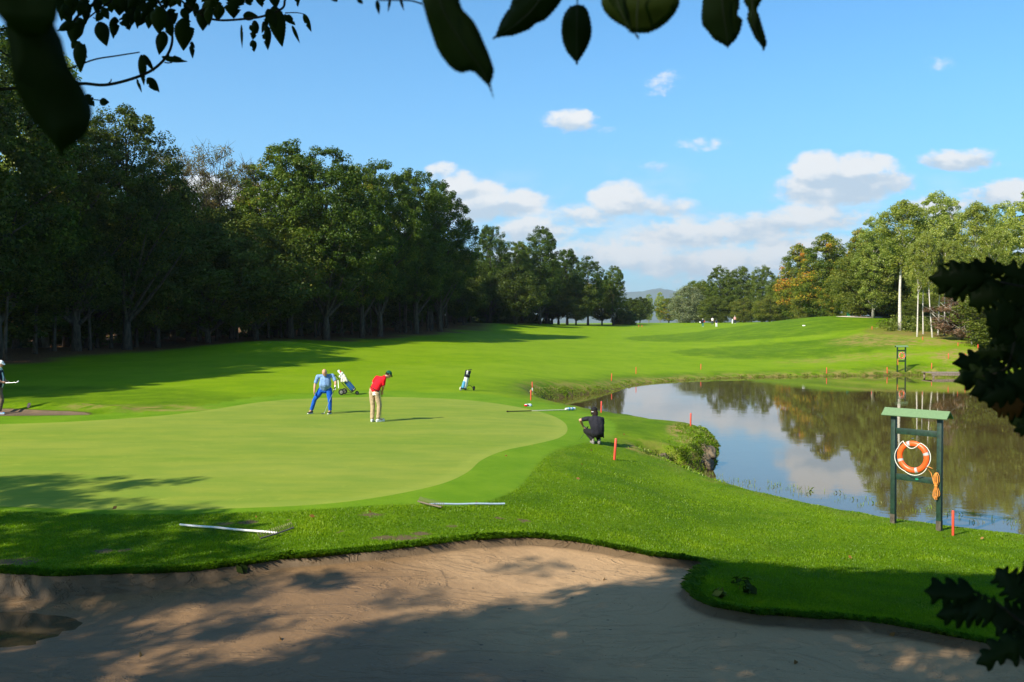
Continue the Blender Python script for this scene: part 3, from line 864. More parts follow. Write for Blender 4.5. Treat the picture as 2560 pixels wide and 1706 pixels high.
dry = np.maximum(dry, 1.2 * sstep(ell(44.5, 84, 6.5, 5.5), 0.0, 0.35) )
dry = np.maximum(dry, 0.8 * sstep(ell(-13.5, 33.5, 3.2, 1.6), 0, .5))
dry = np.maximum(dry, 0.6 * sstep(ell(33, 88, 9, 3), 0, .6))
att['dry'] = dry
att['mud'] = sstep(sd_p, -0.55, -0.05)
att['soil'] = np.maximum(sstep(sd_b, -0.03, 0.0), sstep(sd_s, -0.05, 0.0)) 
dt = np.full(len(_x), 99.0)
sel = (_x < 32) & (_y > 25) & (_y < 260) & (_x > -80)
dd = np.full(sel.sum(), 99.0)
for tx, ty in TREE_XY: dd = np.minimum(dd, np.hypot(_x[sel] - tx, _y[sel] - ty))
dt[sel] = dd
att['litter'] = sstep(dt, 4.6, 2.2)
_ex = np.interp(_y, [40, 60, 73, 80, 90, 100, 112, 125, 150, 180, 205, 226], [-44, -36, -34, -32, -27, -21, -15.5, -10.5, -9, -4, 13, 24])
att['litter'] = np.maximum(att['litter'], sstep(_x - _ex, 0.5, -1.5) * (_y > 62) * (_y < 230))
att['litter'] = np.maximum(att['litter'], 0.5 * sstep(ell(50, 108, 9, 9), 0, .3))
att['litter'] = np.maximum(att['litter'], sstep(_x + 2.5 + 0.02 * (_y - 150) ** 2 / 10, 1, -3) * (_y > 135) * (_y < 175) * 0.8)
att['bare'] = bare_mask(_x, _y)
submesh('ground', ~in_b & ~in_g, M['lawn'], att)
submesh('putting_green', in_g, M['green'], {'rim': sstep(sd_g, 0.45, 0.25)})
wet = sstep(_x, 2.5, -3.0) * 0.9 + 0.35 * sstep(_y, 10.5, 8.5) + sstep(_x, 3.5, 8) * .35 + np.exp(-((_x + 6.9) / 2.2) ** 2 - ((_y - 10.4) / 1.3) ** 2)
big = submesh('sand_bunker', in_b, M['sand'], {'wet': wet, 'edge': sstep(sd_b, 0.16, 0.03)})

def sheet(name, poly_pts, z, mat, kind='structure', grid=None):
    pts = [Vector(p) for p in poly_pts]; n = len(pts)
    res = delaunay_2d_cdt(pts, [(i, (i + 1) % n) for i in range(n)], [list(range(n))], 1, 1e-6, False)
    fl_ = [tuple(f) for f in res[2]]
    ce = np.array([[sum(res[0][i].x for i in f) / len(f), sum(res[0][i].y for i in f) / len(f)] for f in fl_]); ins_ = inside(np.array([tuple(p) for p in pts]), ce[:, 0], ce[:, 1])
    me = bpy.data.meshes.new(name); me.from_pydata([(v.x, v.y, z) for v in res[0]], [], [f for f, k_ in zip(fl_, ins_) if k_])
    bm = bmesh.new(); bm.from_mesh(me)
    for f_ in bm.faces:
        if f_.normal.z < 0: f_.normal_flip()
    bm.to_mesh(me); bm.free()
    o = link(name, me, mat, smooth=False); o['kind'] = kind; return o
_pp = np.array(POND); _ct = _pp.mean(0)
T_ = np.roll(_pp, -2, 0) - np.roll(_pp, 2, 0); _N = np.stack([T_[:, 1], -T_[:, 0]], 1); _N /= np.linalg.norm(_N, axis=1)[:, None] + 1e-9
_area = 0.5 * np.sum(_pp[:, 0] * np.roll(_pp[:, 1], -1) - np.roll(_pp[:, 0], -1) * _pp[:, 1])
_out = _pp + _N * (0.25 if _area > 0 else -0.25)
sheet('pond_water', [tuple(p) for p in _out[::3]], WATER_Z, M['pond'])
# puddle in the lowest corner of the sand: level sheet, its rim is where the sand rises through it
sheet('puddle_water', [(-7.1 + 2.7 * cos(t), 10.8 + 1.15 * sin(t)) for t in np.linspace(0, 2 * pi, 40)[:-1]], PUD_Z, M['puddle'])

# ------------------------------------------------------------------ mountains far away
def mountain(name, y0, y1, x0, x1, fn):
    nx, ny = 120, 24
    V = []; 
    for j in range(ny + 1):
        for i in range(nx + 1):
            x = x0 + (x1 - x0) * i / nx; y = y0 + (y1 - y0) * j / ny
            t = j / ny
            V.append((x, y, fn(x) * sin(pi * min(t * 1.3, 1.0) * .5 if t < .77 else pi * .5 * (1 - (t - .77) / .23)) * (1 + .25 * mnoise.noise((x * .002, y * .004, 1))) + 30 * mnoise.noise((x * .008, y * .01, 2)) * sin(pi * t)))
    F = [(j * (nx + 1) + i, j * (nx + 1) + i + 1, (j + 1) * (nx + 1) + i + 1, (j + 1) * (nx + 1) + i) for j in range(ny) for i in range(nx)]
    me = np_mesh(name, V, F); o = link(name, me, M['forest_far']); o['kind'] = 'structure'; return o
M['forest_far'] = plain('forest_far', (0.035, 0.060, 0.025), 0.9, 0.4, 0.004)
def ridge(x):
    s = (x / 8800.0) * FPX + CX       # photo column
    return 255 + 70 * exp(-((s - 1690) / 60) ** 2) + 18 * exp(-((s - 1600) / 90) ** 2) + 12 * mnoise.noise((x * .003, 0, 4)) + 8 * mnoise.noise((x * .01, 3, 4)) + 25 * sin(x * .0007)
mountain('mountains', 7600, 10000, -6500, 8500, ridge)

# ------------------------------------------------------------------ trees
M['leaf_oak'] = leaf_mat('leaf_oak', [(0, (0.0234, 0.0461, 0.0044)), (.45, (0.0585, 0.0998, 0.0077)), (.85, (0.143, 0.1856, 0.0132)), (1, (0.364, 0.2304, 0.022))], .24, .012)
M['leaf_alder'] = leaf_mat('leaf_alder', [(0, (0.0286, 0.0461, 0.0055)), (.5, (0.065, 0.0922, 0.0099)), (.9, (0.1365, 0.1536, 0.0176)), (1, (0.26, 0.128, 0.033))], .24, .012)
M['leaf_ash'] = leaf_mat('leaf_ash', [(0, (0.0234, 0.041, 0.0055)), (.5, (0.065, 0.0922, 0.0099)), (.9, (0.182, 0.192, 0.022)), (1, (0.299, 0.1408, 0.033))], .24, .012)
M['leaf_locust'] = leaf_mat('leaf_locust', [(0, (0.08, 0.10, 0.02)), (.5, (0.15, 0.13, 0.035)), (1, (0.25, 0.13, 0.06))], .35)
M['leaf_poplar'] = leaf_mat('leaf_poplar', [(0, (0.168, 0.22, 0.024)), (.5, (0.3024, 0.341, 0.05)), (1, (0.5152, 0.495, 0.15))], .38, .03)
M['leaf_birch'] = leaf_mat('leaf_birch', [(0, (0.1344, 0.176, 0.02)), (.6, (0.2576, 0.286, 0.036)), (1, (0.4256, 0.374, 0.07))], .38)
M['leaf_maple'] = leaf_mat('leaf_maple', [(0, (0.085, 0.125, 0.014)), (.45, (0.17, 0.20, 0.02)), (.66, (0.38, 0.33, 0.025)), (.86, (0.52, 0.27, 0.03)), (1, (0.52, 0.17, 0.03))], .36, .01)
M['leaf_willow'] = leaf_mat('leaf_willow', [(0, (0.13, 0.155, 0.07)), (.6, (0.20, 0.22, 0.10)), (1, (0.30, 0.27, 0.14))], .3)
M['leaf_bush'] = leaf_mat('leaf_bush', [(0, (0.030, 0.052, 0.010)), (.6, (0.07, 0.10, 0.018)), (1, (0.15, 0.15, 0.03))], .3)
def leaves_mesh(name, C, size, n_per, clump_r, seed, squash=0.75, droop=0.0, tint_fn=None, jitter_tint=.25, keep=None):
    """C: clump centres (n,3); each gets n_per pointed leaf faces"""
    g = np.random.default_rng(seed)
    C = np.asarray(C, float); n = len(C)
    rad = clump_r if np.ndim(clump_r) else np.full(n, clump_r)
    D = g.normal(size=(n, n_per, 3)); D /= np.linalg.norm(D, axis=2)[..., None]
    rr = (0.35 + 0.65 * g.random((n, n_per, 1)) ** .6)
    Pp = C[:, None, :] + D * rr * rad[:, None, None] * np.array([1, 1, squash]) * g.uniform(.7, 1.3, (n, 1, 1))
    if droop: Pp[..., 2] -= droop * g.random((n, n_per)) ** 2
    Nrm = D * .7 + g.normal(size=D.shape) * .55 + np.array([0, 0, .35]); Nrm /= np.linalg.norm(Nrm, axis=2)[..., None]
    Pp = Pp.reshape(-1, 3); Nrm = Nrm.reshape(-1, 3)
    A = np.cross(Nrm, g.normal(size=Nrm.shape)); A /= np.linalg.norm(A, axis=1)[:, None] + 1e-9
    B = np.cross(Nrm, A)
    s = (size * g.uniform(.6, 1.25, len(Pp)))[:, None]
    fold = Nrm * s * 0.12
    V = np.stack([Pp - A * s * .55, Pp - B * s * .33 + fold, Pp + A * s * .6, Pp + B * s * .33 + fold], 1).reshape(-1, 3)
    F = np.arange(len(V)).reshape(-1, 4)
    ct = np.repeat(g.random(n), n_per)
    if tint_fn is not None: t = tint_fn(Pp, g)
    else: t = 0.15 + 0.5 * ct
    t = np.clip(t + g.normal(size=len(Pp)) * jitter_tint * .5, 0, 1)
    me = np_mesh(name, V, F, None, {'tint': t})
    return me

def make_proto(kind, seed, H=20.0, R_=5.0, base=.15, n=220, per=110, leaf=.26, cr=1.0, top=1.0, shape='oval', limbs=26, trunk_r=.32, lean=0.0,
               bark='bark', lmat='leaf_oak', squash=.75, droop=0.0, tint_fn=None, twigs=0, outer=.42, split=None):
    g = np.random.default_rng(seed); rr = random.Random(seed)
    # trunk line
    th = H * (.86 if split is None else split)
    tp = []
    for i in range(9):
        t = i / 8; tp.append(Vector((lean * t * t * H * .1 + .22 * R_ * .25 * mnoise.noise((t * 2, seed, 0)) * t, .22 * R_ * .25 * mnoise.noise((t * 2, seed, 9)) * t, th * t - .25 * (i == 0))))
    tr = [trunk_r * ((1.35 if i == 0 else 1) - .86 * (i / 8) ** 1.1) for i in range(9)]
    def trunk_at(z):
        z = max(0, min(th, z)); f = z / th * 8; i = min(7, int(f)); return tp[i].lerp(tp[i + 1], f - i)
    # crown envelope: lobes around the limbs
    nl = 9
    lob = [(g.uniform(0, 2 * pi), g.uniform(.2, .9), g.uniform(.12, .34)) for _ in range(nl)]
    def env(h, a_):
        if shape == 'oval': e = min(1, (h + .16) * 2.4) ** .7 * (1 - h ** 3.2) ** .5 * .96 + .02
        elif shape == 'cone': e = (1 - h) ** .75 * min(1, (h + .08) * 5)
        elif shape == 'slim': e = math.sin(pi * min(1, .1 + .88 * h)) ** .5
        elif shape == 'umbrella': e = max(.12, math.sin(pi * min(1, .03 + .80 * h ** 1.5)) ** .8)
        else: e = math.sqrt(max(0, 1 - h * h)) 
        k = .84
        for (la, lh, ls) in lob:
            k += .75 * ls * max(0, cos(a_ - la)) ** 2 * exp(-((h - lh) / .22) ** 2)
        return R_ * e * k
    C = []; CR = []
    while len(C) < n:
        h = g.random(); a_ = g.uniform(0, 2 * pi)
        e = env(h, a_)
        if g.random() > (e / (R_ * 1.15)) : continue
        r = e * (g.random() ** outer)
        z = H * (base + (1 - base) * h)
        o = trunk_at(z) if z < th else trunk_at(th)
        C.append((o.x + r * cos(a_), o.y + r * sin(a_), z - cr * .3 * h)); CR.append(cr * g.uniform(.6, 1.25) * (1 - .25 * h))
    C = np.array(C); CR = np.array(CR)
    leaf_me = leaves_mesh(kind + '_crown', C, leaf, per, CR, seed + 1, squash, droop, tint_fn)
    mb = MB()
    mb.tube(tp, tr, 9)
    order = list(range(n)); rr.shuffle(order)
    for i in order[:limbs]:
        c_ = Vector(C[i]); ax = Vector((c_.x, c_.y, 0)).length
        z0 = max(H * base * .55, c_.z - ax * rr.uniform(.8, 1.5)); z0 = min(z0, th * .95)
        s = trunk_at(z0); mid = s.lerp(c_, .5) + Vector((rr.uniform(-.3, .3), rr.uniform(-.3, .3), rr.uniform(-.1, .6)))
        r0 = trunk_r * (1 - .8 * z0 / th) * .55 + .02
        mb.tube([s, s.lerp(mid, .5) + Vector((0, 0, -.1)), mid, mid.lerp(c_, .6), c_], [r0, r0 * .8, r0 * .55, r0 * .35, .015], 6, cap=False)
        for q in range(twigs):
            e = c_ + Vector((rr.uniform(-1, 1), rr.uniform(-1, 1), rr.uniform(-.3, 1.3))) * cr * 1.4
            b0 = mid.lerp(c_, rr.uniform(.3, 1)); m2 = b0.lerp(e, .5) + Vector((rr.uniform(-.2, .2), rr.uniform(-.2, .2), .1))
            mb.tube([b0, m2, e], [r0 * .35 + .01, r0 * .2 + .008, .006], 4, cap=False)
    trunk_me = mb.mesh(kind + '_trunk'); trunk_me.materials.append(M[bark]); trunk_me.shade_smooth()
    leaf_me.materials.append(M[lmat])
    return trunk_me, leaf_me, H
def maple_tint(P, g):
    n_ = np.array([mnoise.noise((p[0] * .28, p[1] * .28, p[2] * .28)) for p in P[::60]]); n_ = np.repeat(n_, 60)[:len(P)]
    return .36 + n_ * 1.15
PROTO = {}
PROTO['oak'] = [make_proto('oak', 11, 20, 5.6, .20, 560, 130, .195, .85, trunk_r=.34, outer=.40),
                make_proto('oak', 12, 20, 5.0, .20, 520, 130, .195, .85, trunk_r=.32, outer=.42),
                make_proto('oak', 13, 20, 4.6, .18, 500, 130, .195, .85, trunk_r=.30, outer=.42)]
M['leaf_oak_sunlit'] = leaf_mat('leaf_oak_sunlit', [(0, (0.0616, 0.0952, 0.01)), (.5, (0.1288, 0.168, 0.016)), (.85, (0.224, 0.2464, 0.025)), (1, (0.4032, 0.2688, 0.03))], .38, .012)  # brighter, warmer oak leaf copy: sunlight on the right wood mixed into colour
PROTO['oak_sunlit'] = [make_proto('oak_sunlit', 15, 20, 5.8, .04, 440, 120, .23, .95, trunk_r=.3, lmat='leaf_oak_sunlit', outer=.42), make_proto('oak_sunlit', 16, 20, 5.2, .03, 420, 120, .23, .95, trunk_r=.3, lmat='leaf_oak_sunlit', shape='slim', outer=.42)]
M['leaf_alder_sunlit'] = leaf_mat('leaf_alder_sunlit', [(0, (0.075, 0.10, 0.014)), (.5, (0.14, 0.165, 0.022)), (.9, (0.23, 0.23, 0.04)), (1, (0.34, 0.20, 0.04))], .38, .012)  # alder leaf brightened likewise, the sun painted into its colour
PROTO['alder_sunlit'] = [make_proto('alder_sunlit', 25, 20, 8.0, .02, 230, 170, .36, 1.9, lmat='leaf_alder_sunlit', trunk_r=.30)]
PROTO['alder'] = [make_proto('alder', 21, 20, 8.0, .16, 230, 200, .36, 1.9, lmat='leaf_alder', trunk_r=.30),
                  make_proto('alder', 22, 20, 7.0, .14, 230, 200, .36, 1.9, lmat='leaf_alder', trunk_r=.28, shape='slim')]
PROTO['ash'] = [make_proto('ash', 31, 20, 5.4, .20, 380, 130, .19, .95, lmat='leaf_ash', squash=.75, trunk_r=.33, limbs=50, outer=.5),
                make_proto('ash', 32, 20, 4.8, .20, 360, 130, .19, .95, lmat='leaf_ash', squash=.75, trunk_r=.3, shape='cone', limbs=50, outer=.5)]
PROTO['locust'] = [make_proto('locust', 41, 20, 4.4, .30, 120, 110, .17, 1.0, lmat='leaf_locust', limbs=70, twigs=5, trunk_r=.22, outer=.6, shape='umbrella', split=.75),
                   make_proto('locust', 42, 20, 4.0, .30, 110, 100, .17, 1.0, lmat='leaf_locust', limbs=65, twigs=5, trunk_r=.20, outer=.6, split=.7)]
PROTO['poplar'] = [make_proto('poplar', 51, 20, 3.9, .12, 330, 110, .22, .8, lmat='leaf_poplar', shape='slim', trunk_r=.24, bark='bark_pale', outer=.5, limbs=34),
                   make_proto('poplar', 52, 20, 3.4, .12, 300, 110, .22, .8, lmat='leaf_poplar', shape='slim', trunk_r=.22, bark='bark_pale', outer=.5, limbs=34)]
PROTO['birch'] = [make_proto('birch', 61, 20, 3.3, .46, 200, 100, .22, .85, lmat='leaf_birch', shape='slim', trunk_r=.20, bark='bark_birch', outer=.5, droop=.5, limbs=26),
                  make_proto('birch', 62, 20, 2.9, .48, 180, 100, .22, .85, lmat='leaf_birch', shape='slim', trunk_r=.21, bark='bark_birch', outer=.5, droop=.5, lean=.5, limbs=26)]
M['leaf_dead'] = leaf_mat('leaf_dead', [(0, (0.12, 0.07, 0.045)), (.6, (0.22, 0.13, 0.085)), (1, (0.32, 0.20, 0.12))], .3, .0)
PROTO['brush'] = [make_proto('brush', 45, 6, 1.7, .08, 90, 90, .12, .45, lmat='leaf_dead', limbs=60, twigs=4, trunk_r=.06, shape='dome', outer=.6, bark='bark_pale')]
PROTO['stem'] = [make_proto('stem', 95, 20, 3.2, .52, 90, 110, .27, 1.5, lmat='leaf_alder', trunk_r=.20, limbs=10, lean=.6), make_proto('stem', 96, 20, 2.8, .60, 80, 110, .27, 1.5, lmat='leaf_ash', trunk_r=.16, limbs=10, lean=-.5)]
PROTO['maple'] = [make_proto('maple', 71, 20, 5.8, .10, 240, 110, .36, 1.4, lmat='leaf_maple', tint_fn=maple_tint, trunk_r=.3)]
PROTO['maple_gold'] = [make_proto('maple_gold', 73, 20, 5.2, .06, 300, 110, .32, 1.2, lmat='leaf_maple', tint_fn=lambda P, g: maple_tint(P, g) - .04, trunk_r=.3)]
PROTO['willow'] = [make_proto('willow', 81, 20, 8.5, .04, 220, 110, .42, 2.0, lmat='leaf_willow', trunk_r=.3, droop=1.2)]
PROTO['bush'] = [make_proto('bush', 91, 4, 3.0, .02, 120, 90, .30, .7, lmat='leaf_bush', trunk_r=.08, shape='dome', limbs=14)]
NAMES = {'oak': 'oak_tree', 'oak_sunlit': 'oak_tree', 'alder': 'alder_tree', 'alder_sunlit': 'alder_tree', 'ash': 'ash_tree', 'locust': 'locust_tree', 'poplar': 'poplar_tree', 'birch': 'birch_tree',
         'maple': 'maple_tree', 'maple_gold': 'maple_tree', 'willow': 'willow_tree', 'bush': 'round_bush', 'stem': 'thin_tree', 'brush': 'dead_bush'}
def place_tree(kind, x, y, H, w_, label, group, rz=None, which=None, lean=None):
    pr = PROTO[kind][which if which is not None else _r.randrange(len(PROTO[kind]))]
    root = empty(NAMES[kind], (x, y, gz(x, y)), _r.uniform(0, 6.28) if rz is None else rz, label, 'bush' if kind in ('bush', 'brush') else 'tree', group)
    s = H / pr[2]; root.scale = (s * w_, s * w_, s)
    if lean: root.rotation_euler[0] += lean[0]; root.rotation_euler[1] += lean[1]
    for nm, me in (('trunk', pr[0]), ('crown', pr[1])):
        o = bpy.data.objects.new(nm, me); COL.objects.link(o); o.parent = root
    return root
LEANS = {'leaning left': (0, -.10), 'just right of the leaning': (0, .03), 'thin straight': (0, 0), 'second right': (0, -.03), 'first right': (0, .015), 'white leaning': (0, -.17), 'big poplar': (0, -.035)}
for (k, x, y, H, w_, lab, grp) in trees:
    # low trees keep a wide crown
    ww = w_ * (1.12 if k in ('oak', 'oak_sunlit') else 1) * (1.0 if k in ('bush', ) else max(1.0, (18.0 / max(H, 6)) ** .55))
    ln = next((v for q_, v in LEANS.items() if q_ in lab), None)
    if k == 'birch' and 'big poplar' not in lab: ww *= .72
    place_tree(k, x, y, H, ww, lab, grp, rz=0 if ln else None, lean=ln)

# ------------------------------------------------------------------ undergrowth of both woods (one mass each)
def undergrowth(name, spots, label, lmat, size=.3, per=60, seed=5, hgt=1.1):
    g = np.random.default_rng(seed); C = []
    for (x, y, r) in spots:
        z = float(base_z([x], [y])[0])
        for k in range(5):
            C.append((x + g.normal() * r, y + g.normal() * r, z + g.random() ** 1.5 * hgt))
    me = leaves_mesh(name, C, size, per, .8, seed, .7)
    o = link(name, me, M[lmat], smooth=False); tag(o, label, 'undergrowth', None, 'stuff')
sp = []
for i in range(110):
    y = 66 + _r.random() * 150; x = edge_x(y) - 9 - _r.random() * 8
    sp.append((x, y, 1.2))
for i in range(200):
    y = 66 + _r.random() * 160; x = edge_x(y) - 15 - _r.random() * 8
    sp.append((x, y, 1.4)); 
undergrowth('undergrowth', sp, 'dark undergrowth on the floor of the left wood', 'leaf_bush', .40, 60, 5, 2.6)
sp = []
for i in range(150):
    px = 2250 + _r.random() * 360; d = 108 + _r.random() * 14 - max(0, (px - 2400)) * .08
    x, y = px_world(px, d); sp.append((x, y, 1.0))
undergrowth('brambles', sp, 'green bramble undergrowth at the foot of the birches', 'leaf_alder_sunlit', .26, 50, 6, 1.0)
#END_TREES
# ------------------------------------------------------------------ grass blades of the near turf (nobody could count them)
M['blade'] = leaf_mat('grass_blade', [(0, (0.056, 0.1362, 0.002)), (.5, (0.1399, 0.2522, 0.003)), (.9, (0.2332, 0.343, 0.006)), (1, (0.2425, 0.2421, 0.06))], .45, .02)
def blades(name, x, y, z, h, w, seed, label, lean=.35, mat='blade', tint=None, dirs=None):
    g = np.random.default_rng(seed); n = len(x)
    az = g.uniform(0, 2 * pi, n); la = g.uniform(0, 2 * pi, n); ln = g.random(n) * lean
    if dirs is not None: la = dirs + g.normal(size=n) * .5; ln = lean * (0.5 + g.random(n) * .6)
    hh = h * g.uniform(.5, 1.25, n); ww = w * g.uniform(.7, 1.3, n)
    B = np.stack([x, y, z - .006], 1)
    sx = np.stack([np.cos(az) * ww, np.sin(az) * ww, np.zeros(n)], 1)
    mid = B + np.stack([np.cos(la) * ln * hh * .35, np.sin(la) * ln * hh * .35, hh * .6], 1)
    tip = B + np.stack([np.cos(la) * ln * hh * 1.1, np.sin(la) * ln * hh * 1.1, hh * (1 - .35 * ln)], 1)
    V = np.stack([B - sx, B + sx, mid + sx * .6, tip, mid - sx * .6], 1).reshape(-1, 3)
    F = np.arange(len(V)).reshape(-1, 5)
    t = (g.random(n) * .75 if tint is None else tint)
    me = np_mesh(name, V, F, None, {'tint': np.clip(t, 0, 1)})
    o = link(name, me, M[mat], smooth=False); tag(o, label, 'grass', None, 'stuff'); return o
def near_grass():
    g = np.random.default_rng(17); N = 1150000
    sx = g.uniform(-250, 3150, N); inv = g.uniform(1 / 27.0, 1 / 9.0, N)
    d = 1 / inv; x = (sx - CX) / FPX * d; y = d
    # thinner where farther: fade
    a = sdist(FRINGE, x, y, 1.5)
    keep = (a < -0.02) 
    b1 = sdist(BUNKER, x, y, 1.0); keep &= b1 < -0.01
    p1 = sdist(POND, x, y, 2.0); keep &= p1 < -0.12
    keep &= sdist(GREEN, x, y, 1.0) < 0
    keep &= g.random(N) < np.clip((30 - d) / 12, 0.05, 1)
    keep &= (x * 0 + d > 9)
    x, y, d = x[keep], y[keep], d[keep]
    pn = fb(x[::1] if len(x) < 10 else x, y, 1.1, 4.0)
    z = ground_z(x, y)
    k2 = (g.random(len(x)) > bare_mask(x, y) * 1.0)
    x, y, z, pn, d = x[k2], y[k2], z[k2], pn[k2], d[k2]
    hh = 0.026 + 0.022 * np.clip(pn + .3, 0, 1)
    tint = np.clip(.52 + pn * .60 + g.normal(size=len(x)) * .14, 0, .97)
    tint = np.where(g.random(len(x)) < .015, 1.0, tint)
    blades('turf_grass', x, y, z, hh, 0.0032 + d * .00010, 18, 'short dense green grass between green, bunker and pond', .8, tint=tint)
    print('blades', len(x))
near_grass()
def lip_grass():
    g = np.random.default_rng(27)
    P = np.array(BUNKER); sel = (P[:, 1] > 8.6) & (np.abs(P[:, 0]) < 9.5)
    n = 60000
    i = g.choice(np.where(sel)[0], n); Q = P[i]
    T = np.roll(P, -2, 0) - np.roll(P, 2, 0); T = T[i]; Nn = np.stack([T[:, 1], -T[:, 0]], 1); Nn /= np.linalg.norm(Nn, axis=1)[:, None] + 1e-9
    area = 0.5 * np.sum(P[:, 0] * np.roll(P[:, 1], -1) - np.roll(P[:, 0], -1) * P[:, 1])
    if area < 0: Nn = -Nn       # outwards
    off = g.random(n) ** 1.5 * .16 + .004
    x = Q[:, 0] + Nn[:, 0] * off + g.normal(size=n) * .03; y = Q[:, 1] + Nn[:, 1] * off + g.normal(size=n) * .03
    ok = sdist(BUNKER, x, y, 1.0) < 0
    x, y, Nn = x[ok], y[ok], Nn[ok]
    cl = fb(x, y, 3.0, 7.0)
    z = ground_z(x, y)
    hh = .05 + .05 * np.clip(cl + .3, 0, 1)
    tint = np.clip(.30 + cl * .35 + g.normal(size=len(x)) * .22, 0, 1)
    blades('lip_grass', x, y, z, hh, .0050, 28, 'longer grass hanging over the bunker rim', 1.15, tint=tint, dirs=np.arctan2(-Nn[:, 1], -Nn[:, 0]))
lip_grass()
def bank_grass():
    g = np.random.default_rng(37)
    P = np.array(POND); n = 60000
    seg = np.linalg.norm(np.roll(P, -1, 0) - P, axis=1); sel = (P[:, 1] < 82) & (P[:, 0] < 48)
    pr = seg * sel / np.maximum(8, P[:, 1]) ** 1.2; pr /= pr.sum()
    i = g.choice(len(P), n, p=pr); Q = P[i] + (P[(i + 1) % len(P)] - P[i]) * g.random((n, 1))
    T = np.roll(P, -2, 0) - np.roll(P, 2, 0); T = T[i]; Nn = np.stack([T[:, 1], -T[:, 0]], 1); Nn /= np.linalg.norm(Nn, axis=1)[:, None] + 1e-9
    area = 0.5 * np.sum(P[:, 0] * np.roll(P[:, 1], -1) - np.roll(P[:, 0], -1) * P[:, 1])
    if area < 0: Nn = -Nn
    off = g.random(n) ** 1.2 * .8 - .05
    x = Q[:, 0] + Nn[:, 0] * off; y = Q[:, 1] + Nn[:, 1] * off
    cl = fb(x, y, 1.7, 2.0); z = ground_z(x, y)
    ok = (cl > -.12) & (z > WATER_Z - .04)
    x, y, z, cl, Nn = x[ok], y[ok], z[ok], cl[ok], Nn[ok]
    hh = (.05 + .10 * np.clip(cl + .1, 0, 1)) * (0.9 + np.clip(y / 90, 0, 1) * .3)
    near_front = (y < 24); hh = np.where(near_front, hh * .35, hh)
    tint = np.clip(.72 + g.normal(size=len(x)) * .25 + np.clip((y - 30) / 100, 0, .2), 0, 1)
    blades('bank_grass', x, y, z, hh, .007 + y * .00025, 38, 'rough dry grass along the rim of the pond', .9, tint=tint, dirs=np.arctan2(-Nn[:, 1], -Nn[:, 0]))
bank_grass()

# headland: boulders at the water line and the plants hanging over them
M['rock'] = plain('rock', (0.13, 0.095, 0.055), .9, .45, 7, bump=.8)
def boulder(sx, sy, d, r, seed, label, name='boulder'):
    x = (sx - CX) / FPX * d; bm = bmesh.new(); bmesh.ops.create_icosphere(bm, subdivisions=4, radius=1)
    for v in bm.verts:
        n_ = mnoise.noise(v.co * 1.1 + Vector((seed, 0, 0))) * .55 + mnoise.noise(v.co * 3 + Vector((0, seed, 0))) * .16 + mnoise.noise(v.co * 9 + Vector((0, seed, 0))) * .05
        v.co = Vector((v.co.x * r[0], v.co.y * r[1], v.co.z * r[2])) * (1 + n_)
    me = bpy.data.meshes.new(name); bm.to_mesh(me); bm.free()
    o = link(name, me, M['rock']); zc = CAM_Z - (sy - HOR) / FPX * d
    o.location = (x, d, zc); tag(o, label, 'rock', 'boulders under the grass headland'); return o
boulder(1722, 1168, 27.75, (.42, .36, .30), 1, 'pale boulder in the middle under the headland, largest of the rocks')
boulder(1758, 1160, 28.1, (.30, .30, .26), 5, 'boulder right of the largest one at the water line')
boulder(1690, 1172, 27.4, (.26, .26, .24), 8, 'dark boulder left of the largest one, half hidden by grass')
boulder(1768, 1135, 28.9, (.28, .34, .26), 12, 'dark mossy boulder at the tip of the headland')
boulder(1655, 1152, 26.9, (.24, .22, .18), 15, 'small flat boulder below the dead twigs of the headland')
def headland_plants():
    g = np.random.default_rng(47); xs = []; ys = []; zs = []
    C = []
    def P3(sx, sy, d): return ((sx - CX) / FPX * d, d, CAM_Z - (sy - HOR) / FPX * d)
    for (sx, sy, d, n, s) in [(1640, 1142, 26.2, 10, .13), (1672, 1146, 26.6, 10, .12), (1705, 1136, 27.2, 10, .12), (1735, 1118, 28.1, 14, .15), (1762, 1112, 28.9, 8, .12),
                              (1690, 1162, 27.0, 7, .10), (1612, 1136, 25.9, 6, .10), (1742, 1134, 27.9, 10, .12)]:
        c_ = P3(sx, sy, d)
        for k in range(n): C.append((c_[0] + g.normal() * s, c_[1] + g.normal() * s, c_[2] + g.normal() * s * .45))
    me = leaves_mesh('bank_plants', C, .042, 46, .12, 7, .8, .14)
    tag(link('bank_plants', me, M['leaf_alder'], smooth=False), 'leafy weeds and bushes hanging over the headland rocks', 'plants', None, 'stuff')
headland_plants()
def headland_grass():
    g = np.random.default_rng(77); n = 9000
    x = g.normal(6.15, .55, n); y = g.uniform(26.0, 32.6, n); x = np.where(y < 28, x - (28 - y) * .75, x)
    s_ = sdist(POND, x, y, 3.0); ok = (s_ < -.02) & (s_ > -1.5); x, y = x[ok], y[ok]
    z = ground_z(x, y); cl = fb(x, y, 2.6, 3.0)
    ok = (cl > -.2); x, y, z, cl = x[ok], y[ok], z[ok], cl[ok]
    blades('headland_grass', x, y, z, .06 + .09 * np.clip(cl + .2, 0, 1), .007, 78, 'long half dry grass on the rim of the headland', 1.1, tint=np.clip(.80 + g.normal(size=len(x)) * .22, 0, 1))
headland_grass()
boulder(1735, 1180, 27.7, (.26, .22, .14), 21, 'low brown stone at the water line before the largest boulder')
0 and boulder(1800, 1108, 29.6, (.14, .18, .12), 24, 'small stone at the outermost tip of the headland')
